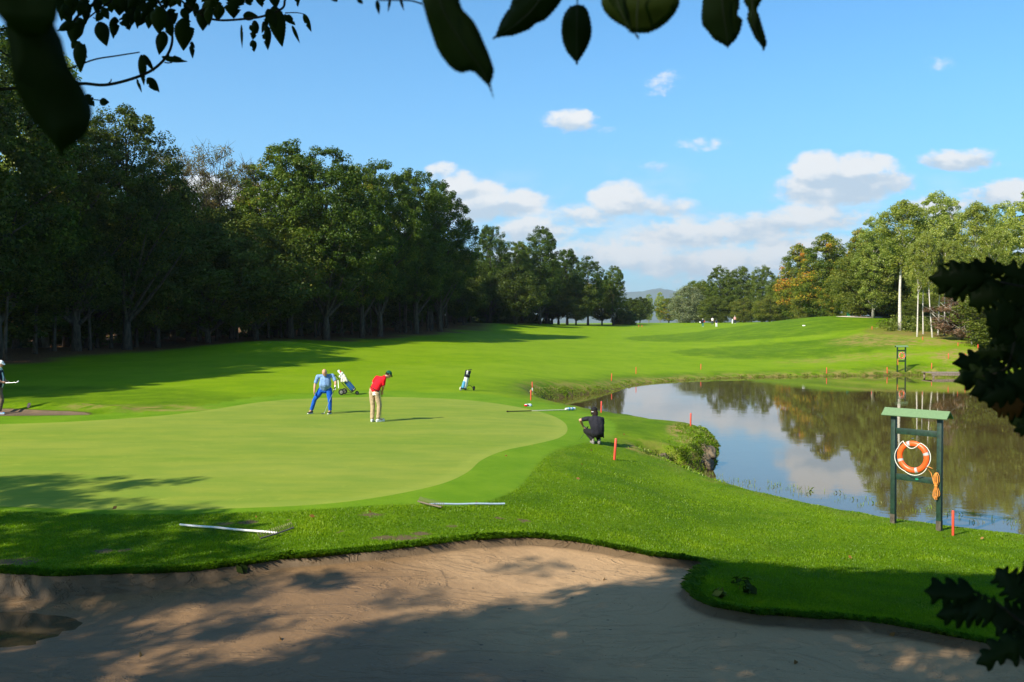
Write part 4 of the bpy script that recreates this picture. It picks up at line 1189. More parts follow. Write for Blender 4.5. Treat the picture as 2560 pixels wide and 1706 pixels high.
def reeds():
    g = np.random.default_rng(57); X = []; Y = []
    for k in range(260):
        sx = g.choice([g.uniform(1690, 1990), g.uniform(1990, 2560), g.uniform(1700, 1800)]); sy = 1212 + (sx - 1760) * .155 - g.random() * 26 - 6
        x, y = on_plane(sx, sy, WATER_Z)
        for q in range(g.integers(1, 5)): X.append(x + g.normal() * .05); Y.append(y + g.normal() * .05)
    X = np.array(X); Y = np.array(Y)
    blades('water_weeds', X, Y, np.full(len(X), WATER_Z), .10, .006, 58, 'sparse weeds poking out of the water near the bank', 1.0, tint=g.random(len(X)) * .4 + .6)
reeds()

# ------------------------------------------------------------------ trees behind and beside the photographer: only their shade is in the picture
def hang_trees():
    g = np.random.default_rng(67)
    hs = Vector((SUN_H.x, SUN_H.y)) / tan(SUN_EL)
    def poly(*p): return [on_plane(a_, b_, -.45) for a_, b_ in p]
    S1 = poly((1640,1388),(1760,1386),(2100,1384),(2900,1392),(3300,1500),(3300,2500),(200,2500),(330,1720),(640,1680),(880,1605),(1060,1575),(1200,1545),(1400,1495),(1600,1452),(1730,1424))
    S2 = poly((-700,1195),(60,1205),(380,1203),(560,1212),(600,1235),(480,1262),(300,1270),(260,1300),(520,1310),(700,1345),(620,1400),(760,1440),(900,1470),(860,1520),(720,1560),(560,1640),(200,1720),(-700,1900))
    S3 = poly((820,1380),(1150,1430),(1560,1400),(1640,1410),(1300,1480),(1080,1520),(900,1540))
    groups = {0: [], 1: [], 2: []}
    for k in range(60000):
        x = g.uniform(-16, 15); y = g.uniform(4.5, 19)
        n_ = mnoise.noise((x * .55, y * .9, 3.3)); n2 = mnoise.noise((x * 1.4, y * 2.0, 8.8))
        pr = 0; which = 0
        if inside(S1, [x], [y])[0]: pr = .13 if n2 > -.50 else .02; which = 0
        elif inside(S2, [x], [y])[0]: pr = (.075 if n_ + n2 * .7 > -.20 else .0); which = 1
        elif inside(S3, [x], [y])[0]: pr = (.018 if n2 > .30 else 0); which = 0
        if g.random() < pr:
            z = g.uniform(7.5, 11.5)
            cx, cy = x + hs.x * (z + .5), y + hs.y * (z + .5)
            # stay above the frame
            if cy > 1 and (z - CAM_Z) / cy < .46: continue
            if which == 0 and cx < -10: which = 2
            groups[which].append((cx, cy, z))
    labs = ['tree over the photographer whose shade covers the near sand', 'tree left of the bunker whose dappled shade falls on green and turf', 'tree behind the bunker that shades the lower left corner']
    for w in (0, 1, 2):
        C = np.array(groups[w])
        if len(C) < 5: continue
        m_ = C.mean(0)
        tx, ty = (m_[0] - .5, min(m_[1], 0) - 1.5) if w != 1 else (m_[0] - 2, m_[1])
        zb = gz(tx, ty)
        root = empty('shade_tree', (tx, ty, zb), 0, labs[w], 'tree', 'trees around the photographer')
        Cl = C - np.array([tx, ty, zb])
        me = leaves_mesh('shade_crown', Cl, .15, 60, .42, 90 + w, .7); me.materials.append(M['leaf_oak'])
        o = bpy.data.objects.new('crown', me); COL.objects.link(o); o.parent = root
        mb = MB(); mb.tube([(0, 0, -.2), (.1, 0, 2), (0, .1, 5), (.2, 0, 8.5)], [.38, .28, .22, .10], 10)
        for q in range(0, len(Cl), max(1, len(Cl) // 22)):
            c_ = Vector(Cl[q]); s_ = Vector((0, 0, 4 + (q * 7 % 4))); mb.tube([s_, s_.lerp(c_, .5) + Vector((0, 0, .4)), c_], [.10, .06, .02], 6)
        mb.build('trunk', M['bark'], root)
        print('shade', w, len(C))
hang_trees()
for (x, y, H, lab) in [(8, -6, 15, 'unseen oak added behind the photographer to block skylight'), (14.5, -2, 15, 'unseen oak added to the right behind the photographer to block skylight'), (2.5, -9, 16, 'unseen oak added straight behind the photographer to block skylight'), (-5, -8, 14, 'unseen oak added to the left behind the photographer to block skylight'), (19, 3, 13, 'unseen oak added right of the photographer beyond the rim to block skylight')]:
    place_tree('oak', x, y, H, 1.35, lab, 'trees around the photographer')  # unseen oaks added to cut skylight and deepen the near shade

#PART4
# ------------------------------------------------------------------ near leaves and twigs hanging into the picture
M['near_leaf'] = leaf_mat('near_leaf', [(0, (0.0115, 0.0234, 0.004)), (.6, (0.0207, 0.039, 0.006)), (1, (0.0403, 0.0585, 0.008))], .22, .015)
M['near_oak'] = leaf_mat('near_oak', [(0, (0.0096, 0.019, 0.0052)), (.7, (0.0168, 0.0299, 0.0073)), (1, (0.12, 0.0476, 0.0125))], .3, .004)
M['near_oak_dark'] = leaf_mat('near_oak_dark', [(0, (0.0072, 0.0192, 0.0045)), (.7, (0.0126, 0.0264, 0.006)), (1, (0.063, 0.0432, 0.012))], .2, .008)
M['leaf_rib'] = plain('leaf_rib', (0.014, 0.02, 0.006), .6)
def solid_leaf(name, pts2, dist, mat, parent, tint=.3, curl=.12, thick=.0004, seed=0, holes=()):
    """pts2: outline as photo positions; the leaf lies about square to the view at its own distance, with a folded midrib and a curl"""
    n = len(pts2); P = np.array(pts2, float)
    if 0.5 * np.sum(P[:, 0] * np.roll(P[:, 1], -1) - np.roll(P[:, 0], -1) * P[:, 1]) < 0: P = P[::-1]
    c0 = P.mean(0); sz = max(np.ptp(P[:, 0]), np.ptp(P[:, 1]))
    # inner points for the fold
    cov = np.cov((P - c0).T); w_, v_ = np.linalg.eigh(cov); ax = v_[:, 1]; nx = v_[:, 0]
    inner = []
    st = sz / 9
    for i in range(-6, 7):
        for j in range(-5, 6):
            q = c0 + ax * i * st + nx * j * st * .8
            if inside(P, [q[0]], [q[1]])[0] and dist_poly(P, [q[0]], [q[1]])[0] > st * .35: inner.append(q)
    allp = [Vector(p) for p in P] + [Vector(q) for q in inner]
    edges = [(i, (i + 1) % n) for i in range(n)]
    res = delaunay_2d_cdt(allp, edges, [list(range(n))], 1, 1e-6, False)
    vs = []
    for v in res[0]:
        a_ = (v.x - c0[0]) * ax[0] + (v.y - c0[1]) * ax[1]; b_ = (v.x - c0[0]) * nx[0] + (v.y - c0[1]) * nx[1]
        off = (abs(b_) * .22 + curl * (a_ / sz) ** 2 * sz + 0.03 * sz * mnoise.noise((a_ / sz * 3, b_ / sz * 3, seed)))
        vs.append(at(v.x, v.y, dist + off / FPX * dist))
    fl_ = [tuple(f) for f in res[2]]; cx_ = [sum(res[0][i].x for i in f) / len(f) for f in fl_]; cy_ = [sum(res[0][i].y for i in f) / len(f) for f in fl_]
    ins_ = inside(P, cx_, cy_); fl_ = [f for f, k_ in zip(fl_, ins_) if k_]
    ctr = sum(vs, Vector()) / len(vs)
    me = bpy.data.meshes.new(name); me.from_pydata([tuple(v - ctr) for v in vs], [], fl_)
    at_ = me.attributes.new('tint', 'FLOAT', 'FACE'); at_.data.foreach_set('value', [tint] * len(me.polygons))
    o = link(name, me, M[mat])
    md = o.modifiers.new('thickness', 'SOLIDIFY'); md.thickness = .00025; md.offset = 0
    if parent is not None: o.parent = parent; o.location = ctr - Vector(parent.location)
    else: o.location = ctr
    return o
def ovate(base, tip, width, seed=0, serr=.035, bites=0.0, n=26, bend=0.0, fat=.42):
    r_ = random.Random(seed); b_ = Vector(base); t_ = Vector(tip); ax = t_ - b_; L = ax.length; ax.normalize(); nx = Vector((-ax.y, ax.x))
    pts = []
    for side in (1, -1):
        rngk = range(0, n + 1) if side == 1 else range(n - 1, 0, -1)
        for k in rngk:
            t = k / n
            w_ = (math.sin(pi * t ** (.78 if fat < .5 else .9)) ** .85) * (1 - .25 * t) * 1.1
            w_ *= width / 2
            if 0 < k < n: w_ *= 1 + serr * (1 if k % 2 else -1)
            if bites and mnoise.noise((t * 5, seed * 3.1 + side, 0)) > .55 - bites: w_ *= .45 + .3 * r_.random()
            p = b_ + ax * (t * L) + nx * (side * w_ + bend * L * math.sin(pi * t))
            pts.append((p.x, p.y))
    return pts
def oak_outline(base, tip, width, seed=0):
    r_ = random.Random(seed); b_ = Vector(base); t_ = Vector(tip); ax = t_ - b_; L = ax.length; ax.normalize(); nx = Vector((-ax.y, ax.x))
    pts = []
    for side in (1, -1):
        ctrl = [(0, .03), (.10, .10)]
        nl = 3 + r_.randrange(2)
        for k in range(nl):
            c_ = .16 + .70 * (k + .5) / nl + r_.uniform(-.02, .02); w_ = (.55 + .5 * sin(pi * min(1, (c_ + .05) ** 1.1))) * r_.uniform(.75, 1.1); h_ = .30 / nl
            ctrl += [(c_ - h_ * .9, w_ * .58), (c_ + h_ * .1, w_ * .93), (c_ + h_ * 1.0, w_ * 1.0), (c_ + h_ * 1.2, w_ * .80), (c_ + h_ * 1.1, w_ * .55)]
        ctrl += [(.93, .22), (1.0, .06)]
        P_ = smooth_poly([(t, w) for t, w in ctrl], 3, closed=False)
        q_ = [b_ + ax * (p.x * L) + nx * side * width / 2 * p.y for p in P_]
        pts += q_ if side == 1 else q_[::-1]
    out = []
    for p in pts:
        if not out or (Vector(out[-1]) - p).length > .6: out.append((p.x, p.y))
    return out
def twig(parent, pts, dist, r0, r1, name='twig', mat='twig', dd=None):
    P = smooth_poly([(a_, b_) for a_, b_ in pts], 5, closed=False)
    n = len(P); W3 = [at(p.x, p.y, dist + (dd or 0) * i / n) - Vector(parent.location) for i, p in enumerate(P)]
    rad = [(r0 + (r1 - r0) * i / (n - 1)) / FPX * dist for i in range(n)]
    mb = MB(); mb.tube(W3, rad, 7); return mb.build(name, M[mat], parent, auto=False)

def sc(pts, k, ox=0, oy=0): return [(ox + a_ / k, oy + b_ / k) for a_, b_ in pts]
# (1) cherry twigs in the upper left
K = 2.7506
br = empty('cherry_branch', at(300, -60, 2.0), 0, 'leafy cherry branch with toothed leaves across the upper left sky', 'branch')
twig(br, sc([(-60,620),(60,610),(300,600),(550,575),(720,585),(900,545),(1050,480),(1150,380),(1185,260),(1150,110),(1080,0),(1040,-80)], K), 2.0, 4.0, 2.6)
twig(br, sc([(440,480),(500,465),(650,410),(800,385),(960,360)], K), 2.02, 2.2, 1.4)
twig(br, sc([(1180,-90),(1240,0),(1380,100),(1500,140),(1700,130),(1820,110),(1940,60),(1960,0),(1975,-60)], K), 1.95, 2.4, 2.8)
twig(br, sc([(470,200),(520,130),(560,90),(640,30),(700,-60)], K), 2.0, 2.6, 3.4)
twig(br, sc([(590,140),(650,90),(760,10),(840,-60)], K), 2.03, 1.5, 2.2)
twig(br, sc([(1960,90),(2040,88),(2090,98)], K), 1.95, 1.3, 1.0)
twig(br, sc([(620,682),(680,690),(700,692)], K), 2.0, 1.3, 1.0)
twig(br, sc([(0,205),(60,190)], K), 2.1, 2.5, 1.6); twig(br, sc([(-20,330),(60,390),(110,380)], K), 2.1, 2, 1.4)
twig(br, sc([(1130,430),(1160,434),(1185,430)], K), 2.0, 1.6, 1.2); twig(br, sc([(740,580),(762,560),(765,543)], K), 2.0, 1.6, 1.0)
twig(br, sc([(1370,90),(1420,40),(1470,-20)], K), 1.95, 2.0, 1.6); twig(br, sc([(640,120),(670,140),(684,158)], K), 2.0, 1.2, .9)
LV = [(680,150,735,320,105),(790,115,780,270,74),(515,150,392,215,70),(530,150,495,300,120),(850,95,892,210,100),(480,-40,490,70,90),(420,10,455,145,85),
      (590,-60,582,185,95),(1000,80,946,185,80),(1030,95,1022,202,62),(1085,40,1100,245,120),(1165,60,1200,170,95),(1125,215,1094,380,88),(1270,120,1262,352,140),
      (1318,285,1325,405,40),(1400,55,1395,215,105),(1110,390,1292,425,52),(972,375,990,590,60),(985,375,1062,495,38),(1012,535,1097,637,66),(940,543,976,640,22),
      (1450,70,1508,92,34),(1600,-90,1608,130,170),(1660,170,1665,336,20),(1670,110,1775,112,66),(1752,140,1740,282,70),(1738,275,1748,360,50),(1880,40,1942,325,120),
      (1828,170,1843,348,66),(1955,100,2032,175,52),(2008,175,2062,300,26),(2088,95,2142,222,42),(1780,-50,1806,52,70),(545,290,556,500,95),(500,270,602,400,95),
      (590,650,650,735,62),(684,700,752,705,56),(1150,-60,1175,60,80),(970,-60,880,60,110),(930,0,1010,90,90),(1040,30,1000,110,80),(740,-50,770,90,110),(830,-30,820,110,120),
      (2040,-60,2048,50,44),(2276,-40,2322,14,36),(1310,-60,1320,70,80),(1470,-50,1500,30,60),(1880,-60,1900,60,80),(700,90,660,150,60),(1530,60,1480,0,40),
      (1250,60,1300,150,60),(1220,-20,1232,50,24),(880,20,930,130,80),(1120,100,1190,260,90),(545,120,560,240,70),(1720,40,1700,-60,60),(1840,60,1900,200,80),
      (1350,20,1340,120,50),(1005,-50,1060,40,90),(1840,120,1800,230,44),(1900,200,1930,260,60),(455,120,440,40,60)]
_q = random.Random(12)
for _k in range(34):
    _x = 400 + _q.random() * 1150; _y = -70 + _q.random() * 130; LV.append((_x, _y, _x + _q.uniform(-60, 60), _y + _q.uniform(70, 150), _q.uniform(45, 95)))
for i, (x0, y0, x1, y1, w_) in enumerate(LV):
    o_ = ovate((x0 / K, y0 / K), (x1 / K, y1 / K), w_ / K, seed=i, serr=.05, bites=.28 if i % 3 else .0)
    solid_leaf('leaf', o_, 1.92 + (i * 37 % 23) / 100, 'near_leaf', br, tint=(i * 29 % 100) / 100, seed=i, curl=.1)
# (2) the big dark leaf close to the lens
bl = empty('big_leaf_twig', at(60, -60, .46), 0, 'big blurred dark leaf hanging close to the lens in the upper left corner', 'leaf')
big = sc([(20,-80),(15,60),(35,180),(60,330),(80,470),(100,600),(150,700),(200,790),(270,880),(340,960),(385,1010),(412,1050),(425,1088),(438,1040),(470,1015),
          (520,985),(570,945),(605,900),(625,850),(636,790),(628,730),(600,670),(575,610),(545,560),(510,520),(480,470),(455,400),(440,330),(425,270),(400,225),(380,180),(365,150),(300,-80)], K)
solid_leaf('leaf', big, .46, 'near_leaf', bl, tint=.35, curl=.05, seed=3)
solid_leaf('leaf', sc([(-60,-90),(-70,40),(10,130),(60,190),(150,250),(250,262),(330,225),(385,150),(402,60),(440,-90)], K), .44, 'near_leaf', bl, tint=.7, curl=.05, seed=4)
twig(bl, [(75,-90),(70,-30),(72,0)], .45, 3, 2, 'stalk', 'twig')
# (3) leaves along the top
K2 = 1.8824
def top_leaf(name_lab, outline, dist, tint, stalk, seed):
    pts = sc(outline, K2, 750, 0)
    r0 = empty('hanging_leaf', at(pts[0][0], -50, dist), 0, name_lab, 'leaf', 'leaves hanging along the top edge')
    # fine saw teeth
    P = densify_px(pts, 5.0); Q = []
    for i, p in enumerate(P):
        a_ = Vector(P[i - 1]); b_ = Vector(P[(i + 1) % len(P)]); t = (b_ - a_); t.normalize() if t.length else None
        nn = Vector((-t.y, t.x)) * (1.5 if i % 2 else -1.5); Q.append((p[0] + nn.x * .8, p[1] + nn.y * .8))
    solid_leaf('leaf', Q, dist, 'near_leaf', r0, tint=tint, curl=.12, seed=seed)
    twig(r0, sc(stalk, K2, 750, 0), dist - .004, 2.2, .8, 'midrib', 'leaf_rib')
def densify_px(pts, step):
    out = []
    for i in range(len(pts)):
        a_ = Vector(pts[i]); b_ = Vector(pts[(i + 1) % len(pts)]); k = max(1, int((b_ - a_).length / step))
        out += [tuple(a_.lerp(b_, j / k)) for j in range(k)]
    return out
top_leaf('long slanting leaf with a drooping tip, first of the big leaves along the top', [(565,-60),(575,10),(600,100),(620,160),(640,220),(665,265),(700,310),(730,335),(762,345),(800,335),(822,342),(850,370),(888,408),(900,438),(912,468),(903,425),(897,395),(908,365),(914,330),(905,300),(888,250),(870,210),(845,150),(818,100),(790,70),(765,45),(752,10),(750,-60)], .62, .25, [(640,-60),(680,60),(760,200),(850,320),(892,400)], 1)
top_leaf('leaf slanting down to the left, cut by the top edge', [(1010,-60),(995,10),(985,40),(968,60),(945,100),(930,140),(920,165),(903,187),(925,180),(960,173),(1000,170),(1040,156),(1080,140),(1110,112),(1150,98),(1180,70),(1210,35),(1240,-10),(1260,-60)], .75, .3, [(1160,-60),(1100,40),(1010,120),(925,176)], 2)
top_leaf('upright pointed leaf hanging alone on a thin stalk at the top', [(1305,22),(1270,30),(1245,62),(1232,100),(1229,150),(1236,200),(1255,245),(1280,275),(1295,290),(1303,310),(1310,290),(1330,262),(1352,225),(1370,180),(1374,140),(1368,95),(1355,50),(1335,25)], .78, .45, [(1306,-60),(1305,20),(1303,150),(1303,300)], 3)
top_leaf('widest leaf along the top, with dark blotches', [(1420,-60),(1417,20),(1432,55),(1458,85),(1490,108),(1530,130),(1555,150),(1590,158),(1640,157),(1690,135),(1730,105),(1765,65),(1785,25),(1792,-60)], .72, .8, [(1600,-60),(1590,20),(1585,100),(1590,150)], 4)
top_leaf('narrow shrivelled leaf before the widest one', [(1440,-60),(1450,0),(1480,40),(1510,85),(1535,110),(1548,140),(1545,152),(1575,160),(1590,188),(1598,176),(1585,160),(1562,140),(1556,110),(1550,60),(1535,20),(1530,-60)], .69, .05, [(1480,-60),(1500,30),(1545,130)], 5)
top_leaf('broad leaf with a bitten right side near the top', [(1900,-60),(1892,30),(1888,80),(1893,120),(1920,150),(1945,185),(1985,208),(2000,215),(2014,230),(2025,212),(2050,190),(2072,150),(2082,110),(2082,88),(2066,80),(2058,62),(2068,40),(2070,-60)], .80, .35, [(1985,-60),(1990,40),(2005,140),(2014,225)], 6)
top_leaf('slim twisted leaf, last one along the top', [(2085,-60),(2088,10),(2110,45),(2102,90),(2120,135),(2140,180),(2165,210),(2178,230),(2176,252),(2190,225),(2198,205),(2190,170),(2175,120),(2160,70),(2150,45),(2172,5),(2180,-60)], .82, .2, [(2130,-60),(2130,40),(2140,130),(2176,225)], 7)
bits = empty('twig_with_buds', at(950, -40, 1.2), 0, 'thin twig with two tiny leaves at the top edge', 'branch')
twig(bits, sc([(360,-30),(372,0),(430,2),(520,4),(575,20)], K2, 750, 0), 1.0, 1.4, 2.0)
for q in [(362,0,372,70,22),(425,-10,414,58,14),(470,-10,490,52,14),(150,-20,172,10,30),(270,-10,296,20,26)]:
    solid_leaf('leaf', ovate((750 + q[0] / K2, q[1] / K2), (750 + q[2] / K2, q[3] / K2), q[4] / K2, seed=q[0], bites=.2), 1.0, 'near_leaf', bits, tint=.2, seed=q[0])

# (4) oak sprays at the right
K3 = 2.852
ob = empty('oak_branch', at(2640, 900, 1.15), 0, 'dark lobed oak leaves reaching in from the right rim before the pond', 'branch')
twig(ob, sc([(1900,700),(1650,760),(1480,740),(1350,700)], K3, 2000, 450), 1.15, 4, 1.5)
twig(ob, sc([(1900,900),(1700,900),(1560,1000),(1520,1200),(1460,1350),(1300,1400)], K3, 2000, 450), 1.15, 5, 1.5)
OL = [(1380,700,912,702,250),(1330,720,1025,832,170),(1500,660,1190,600,150),(1480,770,1200,895,250),(1350,640,1010,600,90),(1560,880,1325,1040,230),(1700,760,1440,620,200),(1640,800,1590,600,160),
      (1700,1000,1370,960,230),(1640,1060,1350,1180,220),(1560,1150,1330,1060,150),(1540,1230,1240,1235,150),(1480,1260,1085,1310,190),(1520,1330,1095,1440,190),(1500,1400,1180,1400,180),
      (1560,1420,1205,1530,210),(1650,1300,1400,1180,240),(1720,1400,1440,1440,260),(1700,1180,1480,1220,240),(1720,900,1490,900,260),(1760,1100,1520,1060,260),(1760,700,1560,760,240),
      (1760,1260,1540,1300,240),(1800,620,1640,700,200),(1620,950,1480,1100,200),(1440,1300,1320,1490,140),(1800,1000,1600,960,300),(1800,1360,1620,1380,300),(1800,1500,1560,1520,300),
      (1580,1500,1290,1568,200),(1700,1560,1420,1640,250),(1660,1640,1500,1740,220),(1620,1600,1360,1620,190),(1800,1640,1560,1600,240),(1760,1740,1520,1790,150),(1700,840,1420,800,260),(1540,700,1400,820,220),(1430,720,1250,800,200)]
for i, (x0, y0, x1, y1, w_) in enumerate(OL):
    o_ = oak_outline((2000 + x0 / K3, 450 + y0 / K3), (2000 + x1 / K3, 450 + y1 / K3), w_ / K3, seed=i)
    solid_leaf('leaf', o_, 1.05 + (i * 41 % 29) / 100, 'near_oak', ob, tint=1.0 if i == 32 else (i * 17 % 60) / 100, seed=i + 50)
os_ = empty('oak_spray', at(2640, 1560, 1.0), 0, 'dark oak spray in the lower right corner over the shaded grass', 'branch')
twig(os_, [(2640,1600),(2560,1560),(2480,1500),(2400,1470)], 1.0, 5, 1.5)
r5 = random.Random(5)
OS = [(2450,1480,2310,1478,80),(2480,1520,2340,1540,85),(2560,1500,2490,1420,80),(2600,1580,2500,1640,95),
      (2600,1520,2530,1440,90),(2620,1600,2540,1560,110),(2500,1540,2400,1500,90),(2560,1600,2440,1660,80),(2620,1460,2560,1400,90),(2590,1545,2470,1545,100)]
for i, (x0, y0, x1, y1, w_) in enumerate(OS):
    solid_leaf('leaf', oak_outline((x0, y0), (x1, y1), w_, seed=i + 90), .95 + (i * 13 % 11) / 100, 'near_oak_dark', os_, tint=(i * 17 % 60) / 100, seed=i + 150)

# ------------------------------------------------------------------ hazard stakes
M['stake'] = plain('stake_paint', (0.62, 0.062, 0.028), .5, .15, 40)
M['stake_far'] = M['stake']
M['white'] = plain('white_paint', (0.75, 0.75, 0.72), .5, .1, 20)
st = [(1536,1150,54,6.5,'nearest orange-red stake on the slope behind the crouching man'),
      (1503,1032,28.6,3.4,'orange-red stake at the pond right behind the crouching man'),
      (1726.5,1066,33,4.0,'orange-red stake on the tip of the grassy headland'),
      (1327,1001,26,3.2,'lower of the two orange-red stakes one above the other at the pond end'),
      (1331,978,23,2.8,'upper stake with a white foot at the pond end'),
      (1528.6,952,18,2.4,'stake on the far bank, first past the narrow pond end'),
      (1590,935,17,2.2,'stake on the far bank between the rough bank and the narrow end'),
      (1752,924,14,2.2,'stake on the far bank above the middle of the pond'),
      (2066.6,934,15,2.2,'stake on the far bank with its reflection before the mound'),
      (2218,934,16,2.4,'stake just left of the far lifebuoy stand'),
      (2329,922,14,2.2,'stake by the left end of the wooden jetty'),
      (2371,897,13,2.2,'stake on the slope above the jetty'),
      (2413.7,895,11,2.0,'stake on the brown slope above the jetty, right one'),
      (2445,871,10,3.0,'stout orange stake before the birch undergrowth'),
      (2395,865.5,8.5,1.9,'small stake at the edge of the brown bank'),
      (2306.8,850,8,1.9,'small stake under the slim birches'),
      (2180,824,8,1.8,'tiny stake beside the bare whitish trunk'),
      (2382.6,1339,63,6.4,'near salmon coloured stake right of the lifebuoy stand'),
      (1597,818,5,1.8,'tiny far stake before the gap, left one'), (1605,818,5,1.8,'tiny far stake before the gap, right one')]
for i, (sx, sy, hp, wp, lab) in enumerate(st):
    p = hit(sx, sy); k = p.y / FPX; h = hp * k; w_ = max(wp * k * (.85 if p.y > 40 else 1), .035)
    mb = MB(); sg = 10
    mb.tube([(0, 0, -.15), (0, 0, h * .35), (0, 0, h - .01), (0, 0, h)], [w_ / 2, w_ / 2, w_ / 2, w_ / 2 * .8], sg)
    root = mb.build('hazard_stake', M['stake'], None); root.location = p
    root.rotation_euler = (R(_r.uniform(-2, 2)), R(_r.uniform(-2.5, 2.5)) + (R(2) if i in (0,) else 0), 0)
    tag(root, lab, 'stake', 'red hazard stakes round the pond')
    if i == 4: root.data.materials.append(M['white']); [setattr(f_, 'material_index', 1) for f_ in root.data.polygons if f_.center.z < h * .35]

# ------------------------------------------------------------------ lifebuoy stands
M['dkgreen'] = plain('dark_green_paint', (0.008, 0.030, 0.016), .5, .35, 14, bump=.15)
M['ltgreen'] = plain('light_green_felt', (0.125, 0.205, 0.095), .85, .18, 60, bump=.3)
M['buoy'] = plain('buoy_orange', (0.80, 0.105, 0.016), .38, .10, 9)
M['tape'] = plain('reflective_tape', (0.42, 0.42, 0.42), .35, .1, 30)
M['rope_w'] = plain('white_rope', (0.75, 0.73, 0.66), .8, .2, 80)
M['rope_o'] = plain('orange_rope', (0.72, 0.27, 0.045), .7, .25, 60)
M['steel'] = plain('steel', (0.45, 0.45, 0.45), .3, .2, 30, metal=1.0)
M['badge'] = plain('green_badge', (0.02, 0.30, 0.14), .4)
M['wood_worn'] = plain('worn_wood', (0.075, 0.062, 0.042), .9, .4, 12)
def torus(mb, c, Rr, r, seg=48, rs=14, a0=0, a1=2 * pi, axis='y', M3=None, squash=1.0):
    vs = []; fs = []; full = abs(a1 - a0 - 2 * pi) < 1e-6; ns = seg if full else seg + 1
    for i in range(ns):
        a_ = a0 + (a1 - a0) * i / seg
        for j in range(rs):
            b_ = 2 * pi * j / rs; rad = Rr + r * cos(b_)
            vs.append(Vector(c) + Vector((rad * cos(a_), r * sin(b_) * squash, rad * sin(a_))))
    for i in range(seg):
        for j in range(rs):
            i2 = (i + 1) % ns
            fs.append((i * rs + j, i * rs + (j + 1) % rs, i2 * rs + (j + 1) % rs, i2 * rs + j))
    mb.add(vs, fs)
def lifebuoy_stand(A, B, H, post, ring_c, ring_R, label_s, label_b, label_r, rope_side=1, far=False):
    """A, B: feet of the two posts; built along local x from A to B"""
    A = Vector(A); B = Vector(B); L = (B - A).xy.length; ang = atan2(B.y - A.y, B.x - A.x)
    root = empty('lifebuoy_stand', A, ang, label_s, 'lifebuoy stand', 'lifebuoy stands at the pond')
    zB = B.z - A.z
    for x, zb in ((0, 0), (L, zB)):
        mb = MB(); mb.box((x, 0, (H - .02 + zb - .25) / 2), (post, post, H - .02 - zb + .25), bev=.006); mb.build('post', M['dkgreen'], root)
        if not far:
            mb = MB(); mb.box((x, 0, zb + .10), (post + .004, post + .004, .20)); mb.build('post_foot', M['wood_worn'], root)
    for z in (H * .855, H * .435):
        mb = MB(); mb.box((L / 2, 0, z), (L - post, .03, .125), bev=.004); mb.build('crossbar', M['dkgreen'], root)
    # gabled roof
    ov = .20; wd = .17; rise = .15; th = .022
    for s in (-1, 1):
        mb = MB()
        v = [(-ov, 0, H + rise), (L + ov, 0, H + rise), (L + ov, s * wd, H), (-ov, s * wd, H)]
        nrm = Vector((0, s * rise, wd)).normalized() * th
        mb.add([Vector(q) for q in v] + [Vector(q) - nrm for q in v], [(0, 1, 2, 3), (7, 6, 5, 4), (0, 4, 5, 1), (1, 5, 6, 2), (2, 6, 7, 3), (3, 7, 4, 0)])
        mb.build('roof', M['ltgreen'], root, smooth=False)
    for x in (-.02, L + .02):
        mb = MB(); mb.add([(x - .012, -wd * .85, H), (x + .012, -wd * .85, H), (x + .012, wd * .85, H), (x - .012, wd * .85, H), (x - .012, 0, H + rise - .025), (x + .012, 0, H + rise - .025)],
                          [(0, 1, 2, 3), (0, 4, 5, 1), (3, 2, 5, 4), (0, 3, 4), (1, 5, 2)])
        mb.build('gable', M['dkgreen'], root, smooth=False)
    if not far:
        mb = MB(); mb.ball((L / 2 + .02, -.017, H * .435), (.036, .006, .024)); mb.build('badge', M['badge'], root)
        mb = MB(); mb.tube([(L / 2 - .06, 0, H * .80), (L / 2 - .06, -.10, H * .80), (L / 2 - .06, -.12, H * .815)], .007, 6); mb.build('hook', M['steel'], root)
        mb = MB(); mb.tube([(L - .02, -post / 2, H * .53), (L - .02, -post / 2 - .05, H * .53), (L - .02, -post / 2 - .06, H * .55)], .006, 6); mb.build('hook', M['steel'], root)
    # the ring
    Mx = Matrix.Translation(A) @ Matrix.Rotation(ang, 4, 'Z')
    rc = Mx @ Vector(ring_c)
    rg = empty('lifebuoy', rc, ang, label_b, 'lifebuoy', 'lifebuoys on the stands')
    tb = ring_R * .17
    mb = MB(); torus(mb, (0, 0, 0), ring_R - tb, tb, 64, 16, squash=.8); mb.build('ring', M['buoy'], rg)
    for a_ in (R(108), R(18), R(198), R(286)):
        mb = MB(); torus(mb, (0, 0, 0), ring_R - tb, tb + .003, 8, 16, a_ - R(5.5), a_ + R(5.5), squash=.82); mb.build('tape_band', M['tape'], rg, auto=False)
    mb = MB(); pts = []
    for i in range(0, 61):
        a_ = R(62) - 2 * pi * i / 60 * (300 / 360.) ; bul = .012 + .03 * abs(sin(2 * (a_ - R(62)))) 
        pts.append(((ring_R + bul) * cos(a_), -.03, (ring_R + bul) * sin(a_)))
    x0, z0 = pts[-1][0], pts[-1][2]; x1, z1 = pts[0][0], pts[0][2]
    for i in range(1, 12):
        t = i / 12; pts.append((x0 + (x1 - x0) * t, -.055, z0 + (z1 - z0) * t - .13 * sin(pi * t) * ring_R / .33))
    pts.append(pts[0]); mb.tube(pts, .0075 * ring_R / .33, 6); mb.build('grab_line', M['rope_w'], rg, auto=False)
    # the hank of throwing line
    rx = L - .03 if rope_side > 0 else -.02
    hk = Mx @ Vector((rx, -post / 2 - .03, H * .40))
    rp = empty('rope_hank', hk, ang, label_r, 'rope', 'throwing lines on the stands')
    mb = MB()
    g = random.Random(4)
